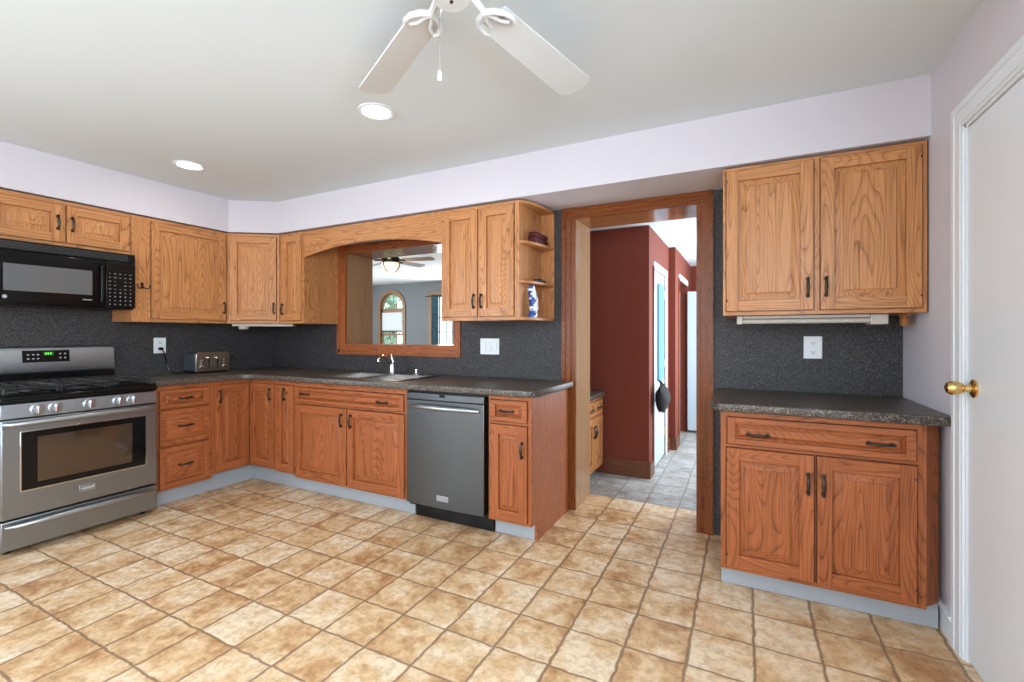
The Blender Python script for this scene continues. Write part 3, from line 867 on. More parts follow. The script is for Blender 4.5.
# inside-corner cabinet: two fronts at a right angle
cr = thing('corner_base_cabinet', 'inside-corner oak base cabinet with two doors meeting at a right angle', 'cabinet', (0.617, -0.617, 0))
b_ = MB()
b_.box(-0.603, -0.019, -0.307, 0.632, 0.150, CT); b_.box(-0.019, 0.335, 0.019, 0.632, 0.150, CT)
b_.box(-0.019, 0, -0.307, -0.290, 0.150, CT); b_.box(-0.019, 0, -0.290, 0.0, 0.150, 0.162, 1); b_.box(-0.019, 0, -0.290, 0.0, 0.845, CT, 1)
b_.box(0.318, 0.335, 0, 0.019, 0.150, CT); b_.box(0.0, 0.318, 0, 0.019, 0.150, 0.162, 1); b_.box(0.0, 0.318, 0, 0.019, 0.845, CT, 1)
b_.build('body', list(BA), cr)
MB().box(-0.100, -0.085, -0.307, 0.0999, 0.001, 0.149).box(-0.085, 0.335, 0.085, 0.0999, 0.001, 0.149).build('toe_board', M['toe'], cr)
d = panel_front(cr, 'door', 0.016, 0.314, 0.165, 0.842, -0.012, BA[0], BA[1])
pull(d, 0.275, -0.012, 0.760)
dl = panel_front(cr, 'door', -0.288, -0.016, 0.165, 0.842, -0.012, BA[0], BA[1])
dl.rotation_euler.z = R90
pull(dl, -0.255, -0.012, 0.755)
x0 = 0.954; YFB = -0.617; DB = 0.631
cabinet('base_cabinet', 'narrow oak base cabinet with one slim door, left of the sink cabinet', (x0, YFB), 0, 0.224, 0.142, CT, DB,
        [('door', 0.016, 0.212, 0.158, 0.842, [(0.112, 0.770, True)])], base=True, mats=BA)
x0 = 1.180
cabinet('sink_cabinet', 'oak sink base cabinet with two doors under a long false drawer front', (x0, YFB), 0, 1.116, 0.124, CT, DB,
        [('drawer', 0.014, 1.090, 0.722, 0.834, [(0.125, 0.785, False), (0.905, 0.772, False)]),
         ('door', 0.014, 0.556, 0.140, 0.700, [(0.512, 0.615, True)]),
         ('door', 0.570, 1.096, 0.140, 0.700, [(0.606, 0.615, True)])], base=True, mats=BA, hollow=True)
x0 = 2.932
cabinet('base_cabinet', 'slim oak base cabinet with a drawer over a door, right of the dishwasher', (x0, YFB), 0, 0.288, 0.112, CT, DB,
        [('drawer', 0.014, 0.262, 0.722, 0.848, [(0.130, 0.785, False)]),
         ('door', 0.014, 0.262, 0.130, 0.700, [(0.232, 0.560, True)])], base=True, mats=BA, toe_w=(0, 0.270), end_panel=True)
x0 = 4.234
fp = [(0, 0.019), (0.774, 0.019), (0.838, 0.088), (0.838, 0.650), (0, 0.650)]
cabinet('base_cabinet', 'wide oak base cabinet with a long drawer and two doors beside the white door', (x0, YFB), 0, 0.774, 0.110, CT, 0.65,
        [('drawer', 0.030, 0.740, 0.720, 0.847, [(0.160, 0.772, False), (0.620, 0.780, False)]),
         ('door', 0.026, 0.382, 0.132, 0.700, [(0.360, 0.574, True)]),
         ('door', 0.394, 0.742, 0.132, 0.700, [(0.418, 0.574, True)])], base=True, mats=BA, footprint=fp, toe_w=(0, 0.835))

# ------------------------------------------------------------------ countertops
def arcpts(cx, cy, r, a0, a1, n=8):
    return [(cx + r * math.cos(a0 + (a1 - a0) * k / n), cy + r * math.sin(a0 + (a1 - a0) * k / n)) for k in range(n + 1)]
SX0, SX1, SY0, SY1 = 1.38, 2.16, -0.555, -0.075       # sink cut-out
outer = [(0.012, -1.322), (0.648, -1.322)] + [(0.648, -0.78)] + arcpts(0.758, -0.757, 0.11, PI, PI / 2, 6)[1:] + \
        [(3.215, -0.647), (3.256, -0.600), (3.256, 0.016), (3.155, 0.016), (3.155, 0.036), (0.012, 0.036)]
hole = [(SX0, SY0), (SX1, SY0), (SX1, SY1), (SX0, SY1)]
v, f = fillcurve([outer, hole], 0.040, 0.006)
tag(MB().add([(p[0], p[1], p[2] + 0.8955) for p in v], f).build('countertop', M['counter'], smooth=50),
    'long L-shaped speckled brown countertop running from the range past the sink', 'countertop')
v, f = fillcurve([[(4.186, -0.600), (4.232, -0.650), (5.072, -0.650), (5.088, -0.637), (5.088, 0.036), (4.186, 0.036)]], 0.040, 0.006)
tag(MB().add([(p[0], p[1], p[2] + 0.8955) for p in v], f).build('countertop', M['counter'], smooth=50),
    'short speckled charcoal countertop right of the doorway, ending at the white door', 'countertop')

# ------------------------------------------------------------------ sink and faucet
sk = thing('kitchen_sink', 'stainless double-bowl sink set in the counter under the pass-through', 'sink', (0, 0, 0.916))
rim = [(SX0 - 0.025, SY0 - 0.022), (SX1 + 0.025, SY0 - 0.022), (SX1 + 0.025, SY1 + 0.022), (SX0 - 0.025, SY1 + 0.022)]
bx = [(SX0 + 0.02, 1.755), (1.785, SX1 - 0.02)]
by = (SY0 + 0.018, SY1 - 0.075)
v, f = fillcurve([rim] + [[(a, by[0]), (b, by[0]), (b, by[1]), (a, by[1])] for a, b in bx], 0.006, 0.002)
MB().add([(p[0], p[1], p[2] + 0.0035) for p in v], f).build('rim', M['sink_steel'], sk, smooth=50)
for a, b in bx:
    m_ = MB()
    th = 0.002
    zb = -0.17
    i = 0.02
    o4 = [(a, by[0]), (b, by[0]), (b, by[1]), (a, by[1])]
    i4 = [(a + i, by[0] + i), (b - i, by[0] + i), (b - i, by[1] - i), (a + i, by[1] - i)]
    vv = [(*p, 0.001) for p in o4] + [(*p, zb) for p in i4] + [(p[0], p[1], 0.001) for p in [(q[0] - 0 , q[1]) for q in o4]]
    m_.add(vv[:8], [(0, 4, 5, 1), (1, 5, 6, 2), (2, 6, 7, 3), (3, 7, 4, 0), (4, 7, 6, 5)])
    m_.lathe([(0.001, 0), (0.04, 0), (0.04, 0.003), (0.028, 0.002), (0.001, 0.0)], ((a + b) / 2, (by[0] + by[1]) / 2, zb + 0.001), 'Z', 16)
    m_.build('bowl', M['sink_steel'], sk)
fc = thing('faucet', 'chrome single-lever faucet with a gooseneck spout standing behind the sink bowls', 'faucet', (1.715, -0.105, 0.924), 0.6)
MB().lathe([(0.001, 0), (0.030, 0), (0.030, 0.006), (0.024, 0.012), (0.022, 0.05), (0.019, 0.075), (0.001, 0.08)], (0, 0, 0), 'Z', 18).build('faucet_body', M['chrome'], fc)
MB().tube([(0, 0, 0.06), (-0.012, -0.018, 0.10), (-0.035, -0.055, 0.135), (-0.06, -0.095, 0.146), (-0.083, -0.13, 0.138), (-0.090, -0.142, 0.122), (-0.091, -0.143, 0.105)], [0.014, 0.013, 0.0115, 0.011, 0.011, 0.012, 0.012], 12).build('spout', M['chrome'], fc)
MB().tube([(0, 0, 0.075), (0.002, 0.002, 0.10), (-0.004, 0.004, 0.135), (-0.012, 0.004, 0.155)], [0.017, 0.018, 0.013, 0.006], 12).build('lever', M['chrome'], fc)
sp = thing('sink_sprayer', 'small chrome side sprayer on the sink deck right of the faucet', 'sprayer', (1.965, -0.105, 0.924))
MB().lathe([(0.001, 0), (0.022, 0), (0.022, 0.006), (0.014, 0.012), (0.012, 0.02), (0.015, 0.032), (0.013, 0.04), (0.001, 0.042)], (0, 0, 0), 'Z', 14).build('spray_head', M['chrome'], sp)

# ------------------------------------------------------------------ gas range
rg = thing('gas_range', 'stainless steel gas range with black cooktop against the left wall', 'range', (0.03, -2.094, 0))
RW = 0.762      # along local y = world y
def RB(): return MB()
RB().box(0.0, 0.605, 0.002, RW - 0.002, 0.03, 0.86).build('body', M['black'], rg, bevel=0.004)
for xx, yy in ((0.05, 0.05), (0.05, RW - 0.05), (0.56, 0.05), (0.56, RW - 0.05)):
    RB().lathe([(0.016, 0), (0.016, 0.03)], (xx, yy, 0.0), 'Z', 10).build('foot', M['black_p'], rg)
# drawer
dw_ = RB().box(0.606, 0.648, 0.002, RW - 0.002, 0.035, 0.200).build('storage_drawer', M['steel_dim'], rg, bevel=0.005)
RB().tube([(0.650, 0.02, 0.168), (0.672, 0.06, 0.170), (0.682, 0.20, 0.172), (0.686, RW / 2, 0.173), (0.682, RW - 0.20, 0.172), (0.672, RW - 0.06, 0.170), (0.650, RW - 0.02, 0.168)],
          [0.010, 0.014, 0.016, 0.017, 0.016, 0.014, 0.010], 12).build('handle', M['steel'], dw_)
# oven door
od = RB().box(0.606, 0.650, 0.002, RW - 0.002, 0.210, 0.765).build('oven_door', M['steel_dim'], rg, bevel=0.006)
RB().box(0.650, 0.6525, 0.078, RW - 0.066, 0.352, 0.696).build('window_trim', M['chrome'], od, bevel=0.001)
RB().box(0.6525, 0.6545, 0.084, RW - 0.072, 0.358, 0.690).build('window_border', M['black'], od, bevel=0.001)
RB().box(0.6545, 0.6555, 0.150, RW - 0.150, 0.395, 0.655).build('window_glass', M['glass_dark'], od)
hd = RB().tube([(0.652, 0.012, 0.742), (0.682, 0.028, 0.744), (0.700, 0.10, 0.746), (0.706, RW / 2, 0.748), (0.700, RW - 0.10, 0.746), (0.682, RW - 0.028, 0.744), (0.652, RW - 0.012, 0.742)],
               [0.012, 0.014, 0.0145, 0.015, 0.0145, 0.014, 0.012], 12).build('handle', M['steel'], od)
RB().box(0.650, 0.654, 0.338, 0.420, 0.270, 0.315).build('badge', M['steel'], od, bevel=0.002)
RB().box(0.6540, 0.6546, 0.346, 0.412, 0.286, 0.299).build('badge_lettering', M['grey'], od)
# control strip and knobs
cp = RB().prism([(0.600, 0.772), (0.648, 0.772), (0.640, 0.852), (0.600, 0.852)], 0.002, RW - 0.002, axis='Y').build('control_strip', M['steel'], rg, bevel=0.003)
for yk in (-1.941, -1.863, -1.703, -1.553, -1.476):
    yl = yk + 2.094
    k_ = RB().lathe([(0.001, 0), (0.033, 0), (0.033, 0.005), (0.027, 0.007), (0.025, 0.016), (0.001, 0.018)], (0.643, yl, 0.811), 'X', 20).build('knob', M['steel'], rg)
    RB().box(0.660, 0.674, yl - 0.006, yl + 0.006, 0.787, 0.835).build('grip', M['chrome'], k_, bevel=0.002)
# cooktop
ck = RB()
ck.prism([(0.0, 0.862), (0.640, 0.862), (0.652, 0.872), (0.648, 0.892), (0.615, 0.905), (0.03, 0.905), (0.0, 0.905)], 0.0, RW, axis='Y')
ck.build('cooktop', M['black'], rg, bevel=0.004)
for bx_, by_ in ((0.18, 0.17), (0.46, 0.17), (0.18, RW - 0.17), (0.46, RW - 0.17), (0.32, RW / 2)):
    RB().lathe([(0.001, 0), (0.045, 0), (0.043, 0.008), (0.034, 0.010), (0.033, 0.016), (0.001, 0.018)], (bx_, by_, 0.906), 'Z', 20).build('burner', M['black_m'], rg)
for ya, yb in ((0.03, 0.255), (0.27, 0.49), (0.505, RW - 0.03)):
    g_ = RB()
    zg = 0.936
    xa, xb = 0.055, 0.600
    r_ = 0.007
    for p, q in (((xa, ya), (xb, ya)), ((xb, ya), (xb, yb)), ((xb, yb), (xa, yb)), ((xa, yb), (xa, ya)), (((xa + xb) / 2, ya), ((xa + xb) / 2, yb)),
                 ((xa, (ya + yb) / 2), (xa + 0.19, (ya + yb) / 2)), ((xb, (ya + yb) / 2), (xb - 0.19, (ya + yb) / 2))):
        g_.tube([(*p, zg), (*q, zg)], r_, 6)
    for bx_ in (0.18, 0.46):
        for s1 in (-1, 1):
            g_.tube([(bx_, (ya + yb) / 2 + s1 * 0.03, zg), (bx_, ya if s1 < 0 else yb, zg)], r_, 6)
    for p in ((xa, ya), (xb, ya), (xa, yb), (xb, yb)):
        g_.tube([(*p, 0.906), (*p, zg)], 0.008, 6)
    g_.build('grate', M['black_m'], rg)
# back guard
bgp = RB().prism([(0.0, 0.905), (0.050, 0.905), (0.050, 0.985), (0.0, 0.985)], 0.0, RW, axis='Y').build('backguard_base', M['black'], rg)
bgu = RB().prism([(0.0, 0.986), (0.058, 0.986), (0.064, 0.998), (0.052, 1.13), (0.042, 1.155), (0.025, 1.166), (0.0, 1.166)], 0.0, RW, axis='Y').build('backguard', M['steel'], rg, bevel=0.003)
# the console plate lies on the sloping front of the back guard
dpl = RB()
def slope(z): return 0.064 - (z - 0.998) * 0.012 / 0.132
za, zb_ = 1.058, 1.138
dpl.prism([(slope(za) - 0.002, za), (slope(za) + 0.003, za), (slope(zb_) + 0.003, zb_), (slope(zb_) - 0.002, zb_)], 0.262, 0.502, axis='Y')
dp = dpl.build('console', M['black_p'], rg, bevel=0.0015)
def on_console(ya, yb, z0, z1, d=0.0008):
    return RB().prism([(slope(z0) + 0.001, z0), (slope(z0) + 0.003 + d, z0), (slope(z1) + 0.003 + d, z1), (slope(z1) + 0.001, z1)], ya, yb, axis='Y')
on_console(0.366, 0.418, 1.104, 1.128).build('display', M['display'], dp)
for ya in (0.374, 0.386, 0.399):
    on_console(ya, ya + 0.008, 1.109, 1.123, 0.0014).build('display_digit', M['green'], dp)
for yy in (0.290, 0.315, 0.338):
    for zz in (1.083, 1.110):
        on_console(yy - 0.006, yy + 0.006, zz - 0.004, zz + 0.004).build('button', M['key'], dp)
for yy in (0.452, 0.477):
    for zz in (1.085, 1.113):
        on_console(yy - 0.005, yy + 0.005, zz - 0.005, zz + 0.005).build('button', M['key'], dp)

# ------------------------------------------------------------------ microwave
mw = thing('microwave_oven', 'black over-the-range microwave hanging under the short wall cabinet', 'microwave', (0.012, -2.085, 1.425))
MWW, MH, MX = 0.758, 0.400, 0.340
MB().box(0, MX, 0, MWW, 0.0, MH).build('body', M['black_p'], mw, bevel=0.006)
vg = MB().prism([(MX - 0.001, 0.335), (MX + 0.030, 0.335), (MX + 0.022, MH - 0.002), (MX - 0.001, MH - 0.002)], 0.002, MWW - 0.002, axis='Y').build('vent_grille', M['black'], mw, bevel=0.002)
for k in range(5):
    z = 0.346 + k * 0.009
    xs_ = MX + 0.030 - (z - 0.335) * 0.008 / 0.063
    MB().box(xs_ - 0.002, xs_ + 0.0025, 0.03, MWW - 0.05, z, z + 0.004).build('slat', M['slat'], vg)
md = MB().box(MX + 0.001, MX + 0.032, 0.002, 0.578, 0.012, 0.332).build('door', M['black'], mw, bevel=0.006)
MB().box(MX + 0.032, MX + 0.0335, 0.084, 0.506, 0.088, 0.252).build('door_window', M['mw_glass'], md, bevel=0.0012)
MB().lathe([(0.001, 0), (0.011, 0), (0.011, 0.0025), (0.001, 0.003)], (MX + 0.031, 0.090, 0.050), 'X', 18).build('badge', M['grey'], md)
MB().box(MX + 0.0315, MX + 0.0328, 0.455, 0.505, 0.052, 0.058).build('lettering', M['key'], md)
MB().tube([(MX + 0.028, 0.552, 0.035), (MX + 0.050, 0.552, 0.05), (MX + 0.056, 0.552, 0.17), (MX + 0.050, 0.552, 0.29), (MX + 0.028, 0.552, 0.305)], [0.008, 0.009, 0.009, 0.009, 0.008], 10).build('door_handle', M['black'], md)
kp = MB().box(MX + 0.001, MX + 0.030, 0.582, MWW - 0.002, 0.012, 0.332).build('keypad', M['black_p'], mw, bevel=0.004)
MB().box(MX + 0.0295, MX + 0.031, 0.610, 0.730, 0.285, 0.315).build('display', M['black'], kp)
random.seed(11)
for r_ in range(9):
    z = 0.030 + r_ * 0.027
    for c_ in range(5):
        y = 0.604 + c_ * 0.030
        if r_ in (5, 6) and c_ == 2: continue
        wy = random.uniform(0.006, 0.016) if r_ > 3 else 0.007
        hz_ = 0.003 if r_ > 3 else random.uniform(0.004, 0.007)
        MB().box(MX + 0.0295, MX + 0.0306, y - wy / 2, y + wy / 2, z, z + hz_).build('button', M['key'], kp)

# ------------------------------------------------------------------ dishwasher
dwx = thing('dishwasher', 'stainless dishwasher between the sink cabinet and the slim drawer cabinet', 'dishwasher', (2.306, -0.617, 0))
DWW = 0.616
MB().box(0.002, DWW - 0.002, 0.012, 0.60, 0.10, 0.868).build('body', M['black_p'], dwx)
dd = MB()
n = 12
poly = [(DWW - 0.008, 0.010), (0.008, 0.010)]
for k in range(n + 1):
    s_ = k / n
    poly.append((0.008 + (DWW - 0.016) * s_, -0.030 - 0.010 * (1 - (2 * s_ - 1) ** 2)))
dd.prism(poly, 0.128, 0.815)
ddo = dd.build('door', M['steel_x'], dwx, bevel=0.003)
cs_ = MB().prism([(p[0], p[1]) for p in poly], 0.818, 0.862).build('control_strip', M['steel_x'], dwx, bevel=0.004)
MB().box(0.285, 0.325, -0.0412, -0.038, 0.842, 0.858).build('indicator_window', M['black'], cs_)
MB().tube([(0.045, -0.034, 0.770), (0.09, -0.062, 0.775), (0.18, -0.078, 0.778), (DWW / 2, -0.084, 0.779), (DWW - 0.18, -0.078, 0.778), (DWW - 0.09, -0.062, 0.775), (DWW - 0.045, -0.034, 0.770)],
          [0.010, 0.013, 0.015, 0.016, 0.015, 0.013, 0.010], 12).build('handle', M['steel'], ddo)
MB().box(0.262, 0.352, -0.0425, -0.038, 0.176, 0.212).build('badge', M['steel'], ddo, bevel=0.0015)
MB().box(0.270, 0.344, -0.0431, -0.042, 0.189, 0.199).build('badge_lettering', M['grey'], ddo)
MB().box(0.010, DWW + 0.004, 0.070, 0.09, 0.004, 0.124).build('toe_board', M['black'], dwx)

# ------------------------------------------------------------------ toaster with its cord
to = thing('toaster', 'four-slice steel toaster with dark end on the counter by the left wall', 'toaster', (0.040, -0.835, 0.917))
TW, TD, TH = 0.285, 0.195, 0.180
MB().box(0.006, TD - 0.014, 0.006, TW - 0.006, 0.0, 0.015).build('base', M['black_p'], to)
MB().box(0.0, TD - 0.012, 0.0, TW, 0.012, TH - 0.008).build('shell', M['toaster_side'], to, bevel=0.02, seg=4)
MB().prism([(0.0, 0.012), (TW, 0.012)] + arcpts(TW - 0.03, TH - 0.03, 0.03, 0, PI / 2, 5) + arcpts(0.03, TH - 0.03, 0.03, PI / 2, PI, 5), TD - 0.020, TD, axis='X').build('front_panel', M['toaster'], to, bevel=0.004)
for yy in (0.085, 0.20):
    MB().box(0.02, 0.165, yy - 0.035, yy - 0.015, TH - 0.009, TH - 0.0075).box(0.02, 0.165, yy + 0.005, yy + 0.025, TH - 0.009, TH - 0.0075).build('slot', M['black'], to)
for yy in (0.045, 0.235):
    for zz in (0.11, 0.085):
        MB().lathe([(0.001, 0), (0.008, 0), (0.007, 0.005), (0.001, 0.006)], (TD, yy, zz), 'X', 12).build('button', M['chrome'], to)
    MB().lathe([(0.001, 0), (0.016, 0), (0.014, 0.012), (0.001, 0.014)], (TD, yy, 0.055), 'X', 16).build('dial', M['chrome'], to)
for yy in (0.105, 0.175):
    MB().box(TD - 0.001, TD + 0.001, yy - 0.005, yy + 0.005, 0.04, 0.135).build('lever_track', M['black'], to)
    MB().box(TD, TD + 0.016, yy - 0.014, yy + 0.014, 0.125, 0.137).build('lever', M['chrome'], to, bevel=0.003)
MB().tube([(0.075, 0.002, 0.02), (0.06, -0.03, 0.012), (0.02, -0.07, 0.008), (-0.012, -0.10, 0.03), (-0.018, -0.115, 0.10), (-0.015, -0.13, 0.17), (-0.010, -0.15, 0.205), (-0.014, -0.16, 0.212)], 0.0045, 8).build('power_cord', M['black_p'], to)
MB().box(-0.0225, 0.004, -0.176, -0.146, 0.199, 0.223).build('plug', M['black_p'], to, bevel=0.004)

# ------------------------------------------------------------------ outlets and switches
def outlet(label, loc, rz):
    r = thing('wall_outlet', label, 'outlet', loc, rz)
    MB().box(-0.045, 0.045, -0.006, 0, -0.064, 0.064).build('cover_plate', M['plate'], r, bevel=0.003)
    for z in (-0.026, 0.026):
        s = MB().lathe([(0.001, 0), (0.018, 0), (0.018, -0.003), (0.001, -0.003)], (0, -0.006, z), 'Y', 18).build('socket', M['plate'], r)
        for x in (-0.007, 0.007):
            MB().box(x - 0.0015, x + 0.0015, -0.0098, -0.0088, z - 0.006, z + 0.006).build('slot', M['black'], s)
        MB().lathe([(0.001, 0), (0.003, 0), (0.003, -0.001), (0.001, -0.001)], (0, -0.0088, z - 0.011), 'Y', 8).build('ground_hole', M['black'], s)
    return r
outlet('white duplex outlet in the dark backsplash under the right wall cabinet', (4.685, YB - 0.0105, 1.172), 0)
outlet('white duplex outlet with a black plug in the left backsplash above the toaster cord', (0.0105, -0.995, 1.155), R90)
sw = thing('switch_plate', 'white triple rocker switch plate on the backsplash left of the doorway', 'switch', (2.567, YB - 0.0105, 1.153))
MB().box(-0.084, 0.084, -0.006, 0, -0.062, 0.062).build('cover_plate', M['plate'], sw, bevel=0.003)
for x in (-0.048, 0, 0.048):
    rk = MB().prism([(-0.006, -0.034), (-0.0085, -0.034), (-0.011, 0.034), (-0.006, 0.034)], x - 0.016, x + 0.016, axis='X')
    rk.build('rocker', M['plate'], sw)
    MB().box(x - 0.018, x + 0.018, -0.0066, -0.0058, -0.036, 0.036).build('rocker_gap', M['grey'], sw)

# ------------------------------------------------------------------ hook on the wide stile
hk = thing('double_hook', 'dark bronze double key hook on the oak stile right of the microwave', 'hook', (XF + 0.0005, -1.245, 1.605))
MB().lathe([(0.001, 0), (0.012, 0), (0.010, 0.004), (0.001, 0.005)], (0, 0, 0.022), 'X', 12).box(0, 0.004, -0.008, 0.008, -0.012, 0.03).build('hook_plate', M['bronze'], hk)
for s_ in (-1, 1):
    h_ = MB().tube([(0.003, s_ * 0.003, 0.005), (0.010, s_ * 0.012, -0.008), (0.018, s_ * 0.024, -0.014), (0.024, s_ * 0.036, -0.006), (0.025, s_ * 0.042, 0.010)], 0.004, 8)
    h_.sphere((0.025, s_ * 0.042, 0.013), 0.006, 8, 6)
    h_.build('hook', M['bronze'], hk)

# ------------------------------------------------------------------ under-cabinet fixtures
uc = thing('under_cabinet_light', 'slim cream light bar mounted under the right wall cabinet', 'light', (4.300, -0.285, 1.347))
MB().box(0, 0.655, 0.0, 0.09, -0.016, -0.001).build('housing', M['cream'], uc, bevel=0.002)
MB().box(0.0, 0.030, -0.012, 0.09, -0.046, -0.001).build('end_cap', M['cream'], uc, bevel=0.004)
MB().box(0.585, 0.655, -0.012, 0.09, -0.052, -0.001).build('switch_end', M['cream'], uc, bevel=0.004)
MB().tube([(0.03, 0.012, -0.031), (0.585, 0.012, -0.031)], 0.013, 12).build('tube', M['cream'], uc)
wb = thing('wooden_bracket', 'small turned wood bracket under the right end of the right wall cabinet', 'bracket', (5.045, -0.17, 1.347))
MB().lathe([(0.001, -0.060), (0.014, -0.058), (0.020, -0.050), (0.022, -0.030), (0.018, -0.016), (0.026, -0.008), (0.026, -0.001), (0.001, -0.001)], (0, 0, 0), 'Z', 16).build('turned_block', M['oak'], wb)
cl = thing('under_cabinet_light', 'white low fixture under the diagonal corner wall cabinet', 'light', (p0.x, p0.y, U0 - 0.001), ang)
MB().box(0.02, Wd + 0.10, 0.045, 0.13, -0.022, -0.0005).build('housing', M['cream'], cl, bevel=0.003)
MB().lathe([(0.001, -0.050), (0.036, -0.048), (0.042, -0.040), (0.044, -0.023), (0.001, -0.0225)], (0.10, 0.09, 0), 'Z', 20).build('round_puck', M['cream'], cl)

# ------------------------------------------------------------------ things on the end shelf
S1, S2, S3 = U0 + 0.0195, U0 + 0.2645, U0 + 0.5275
rb = thing('cloth_pouch', 'dark red folded cloth pouch on the upper end shelf', 'pouch', (3.047, -0.13, S3), 0)
m_ = MB().box(-0.034, 0.034, -0.100, 0.115, 0.0, 0.042).build('lower_fold', M['red'], rb, bevel=0.010, seg=3)
MB().box(-0.032, 0.032, -0.090, 0.110, 0.0425, 0.078).build('upper_fold', M['red'], rb, bevel=0.010, seg=3)
random.seed(3)
for i, (yy, rr, lab) in enumerate(((-0.17, 0.014, 'small dark pebble, nearest the front of the middle end shelf'), (-0.09, 0.021, 'round dark trinket in the middle of the middle end shelf'), (-0.02, 0.017, 'dark trinket at the wall end of the middle end shelf'))):
    o = thing('trinket', lab, 'trinket', (3.045, yy, S2), 0)
    MB().sphere((0, 0, rr * 0.8), rr, 10, 7, sc=(1.3, 1.2, 0.8)).build('stone', M['darkgrey'], o)
sb = thing('snack_bag', 'blue and white foil snack bag leaning on the bottom end shelf', 'bag', (3.048, -0.225, S1), 0.35)
nb, sg = 14, 16
vv, ff = [], []
for i in range(nb + 1):
    s_ = i / nb
    wv = 0.046 * (1.0 - 0.22 * max(0, s_ - 0.55) / 0.45) * (1 + 0.10 * math.sin(i * 1.7))
    th = 0.024 * math.sin(PI * min(1, s_ * 0.86 + 0.16)) + 0.003
    for k in range(sg):
        a = 2 * PI * k / sg
        cr_ = 1 + 0.16 * math.sin(k * 2.6 + i * 1.9) * (0.3 + s_)
        vv.append((wv * 0.62 * math.cos(a) * cr_ + 0.010 * math.sin(s_ * 4), -th * math.sin(a) * cr_ + 0.004 * math.sin(i * 2.2), 0.212 * s_ + (0.009 * math.sin(k * 2.3) if i == nb else 0)))
for i in range(nb):
    for k in range(sg):
        k2 = (k + 1) % sg
        ff.append((i * sg + k, i * sg + k2, (i + 1) * sg + k2, (i + 1) * sg + k))
ff.append(tuple(range(sg))[::-1]); ff.append(tuple(nb * sg + k for k in range(sg)))
m_ = MB().add(vv, ff)
m_.m = [1 if (k % sg) + 1.4 * math.sin((k // sg) * 1.1) < 2.9 or (k // sg) in (12,) or ((k // sg) in (3, 4, 8) and (k % sg) in (5, 6)) else 0 for k in range(len(ff))]
m_.build('foil_body', [M['bagb'], M['bagw']], sb, smooth=25)

# ------------------------------------------------------------------ ceiling: recessed lights and fan
def can(label, x, y, power):
    r = thing('recessed_light', label, 'light', (x, y, CEIL), 0, 'recessed ceiling lights')
    MB().lathe([(0.078, -0.0005), (0.095, -0.0005), (0.094, -0.005), (0.084, -0.008), (0.078, -0.004)], (0, 0, 0), 'Z', 32).build('trim_ring', M['white'], r)
    MB().lathe([(0.001, -0.010), (0.05, -0.009), (0.0775, -0.003), (0.0775, -0.0005), (0.001, -0.0005)], (0, 0, 0), 'Z', 32).build('lens', M['bulb'], r)
    l = bpy.data.lights.new('recessed_lamp', 'AREA'); l.shape = 'DISK'; l.size = 0.15; l.energy = power; l.color = (1.0, 0.93, 0.84)
    o = bpy.data.objects.new('recessed_lamp', l); col.objects.link(o); o.location = (x, y, CEIL - 0.02)
can('lit round recessed ceiling light nearest the white ceiling fan', 2.60, -1.235, 2.6)
can('lit round recessed ceiling light over the corner by the left cabinets', 0.885, -1.235, 2.6)

FX, FYC, FZ = 3.60, -2.00, 2.225
fan = thing('ceiling_fan', 'white ceiling fan with a pull chain, its blades at the top of the photo', 'fan', (FX, FYC, FZ))
MB().lathe([(0.001, 0.199), (0.075, 0.199), (0.075, 0.19), (0.05, 0.185), (0.02, 0.178), (0.02, 0.13), (0.001, 0.13)], (0, 0, 0), 'Z', 24).build('canopy', M['fanw'], fan)
MB().lathe([(0.001, 0.13), (0.08, 0.13), (0.105, 0.115), (0.11, 0.06), (0.10, 0.03), (0.06, 0.015), (0.001, 0.013)], (0, 0, 0), 'Z', 28).build('motor_housing', M['fanw'], fan)
sh_ = MB().lathe([(0.001, 0.013), (0.055, 0.013), (0.058, -0.01), (0.056, -0.028), (0.050, -0.034), (0.001, -0.036)], (0, 0, 0), 'Z', 28).build('switch_housing', M['fanw'], fan)
MB().lathe([(0.001, -0.0365), (0.005, -0.0365), (0.005, -0.040), (0.001, -0.040)], (0, 0, 0), 'Z', 10).build('center_screw', M['black_m'], sh_)
for ad in (79, 151, 223, 295, 7):
    a = math.radians(ad)
    ir = MB()
    ir.tube([(0.07, 0, 0.028), (0.11, 0, 0.018), (0.145, 0, 0.006)], [0.014, 0.012, 0.011], 8)
    for s_ in (-1, 1):
        ir.tube([(0.135, 0, 0.006), (0.150, s_ * 0.030, 0.005), (0.175, s_ * 0.052, 0.004), (0.205, s_ * 0.058, 0.004), (0.225, s_ * 0.050, 0.005)], [0.010, 0.0095, 0.009, 0.008, 0.007], 8)
        ir.tube([(0.140, 0, 0.006), (0.165, s_ * 0.014, 0.004), (0.195, s_ * 0.020, 0.004), (0.215, s_ * 0.040, 0.004)], [0.008, 0.007, 0.006, 0.006], 8)
    br = ir.build('blade_bracket', M['fanw'], fan); br.rotation_euler.z = a
    bl = MB()
    w0, w1, r0, r1 = 0.055, 0.068, 0.175, 0.715
    poly = [(r0, -w0)] + [(r1 - 0.02 * 1, -w1 + 0.0)] + arcpts(r1 - 0.045, -w1 + 0.045, 0.045, -PI / 2, 0, 5) + arcpts(r1 - 0.045, w1 - 0.045, 0.045, 0, PI / 2, 5) + [(r0, w0)]
    poly.pop(1)
    bl.prism(poly, -0.003, 0.003)
    ob = bl.build('blade', M['fanw'], fan, bevel=0.0015)
    ob.rotation_euler = (math.radians(-11), 0, a); ob.location = (0, 0, 0.014)
ch = MB()
cx_, cy_ = 3.527 - FX, -1.955 - FYC
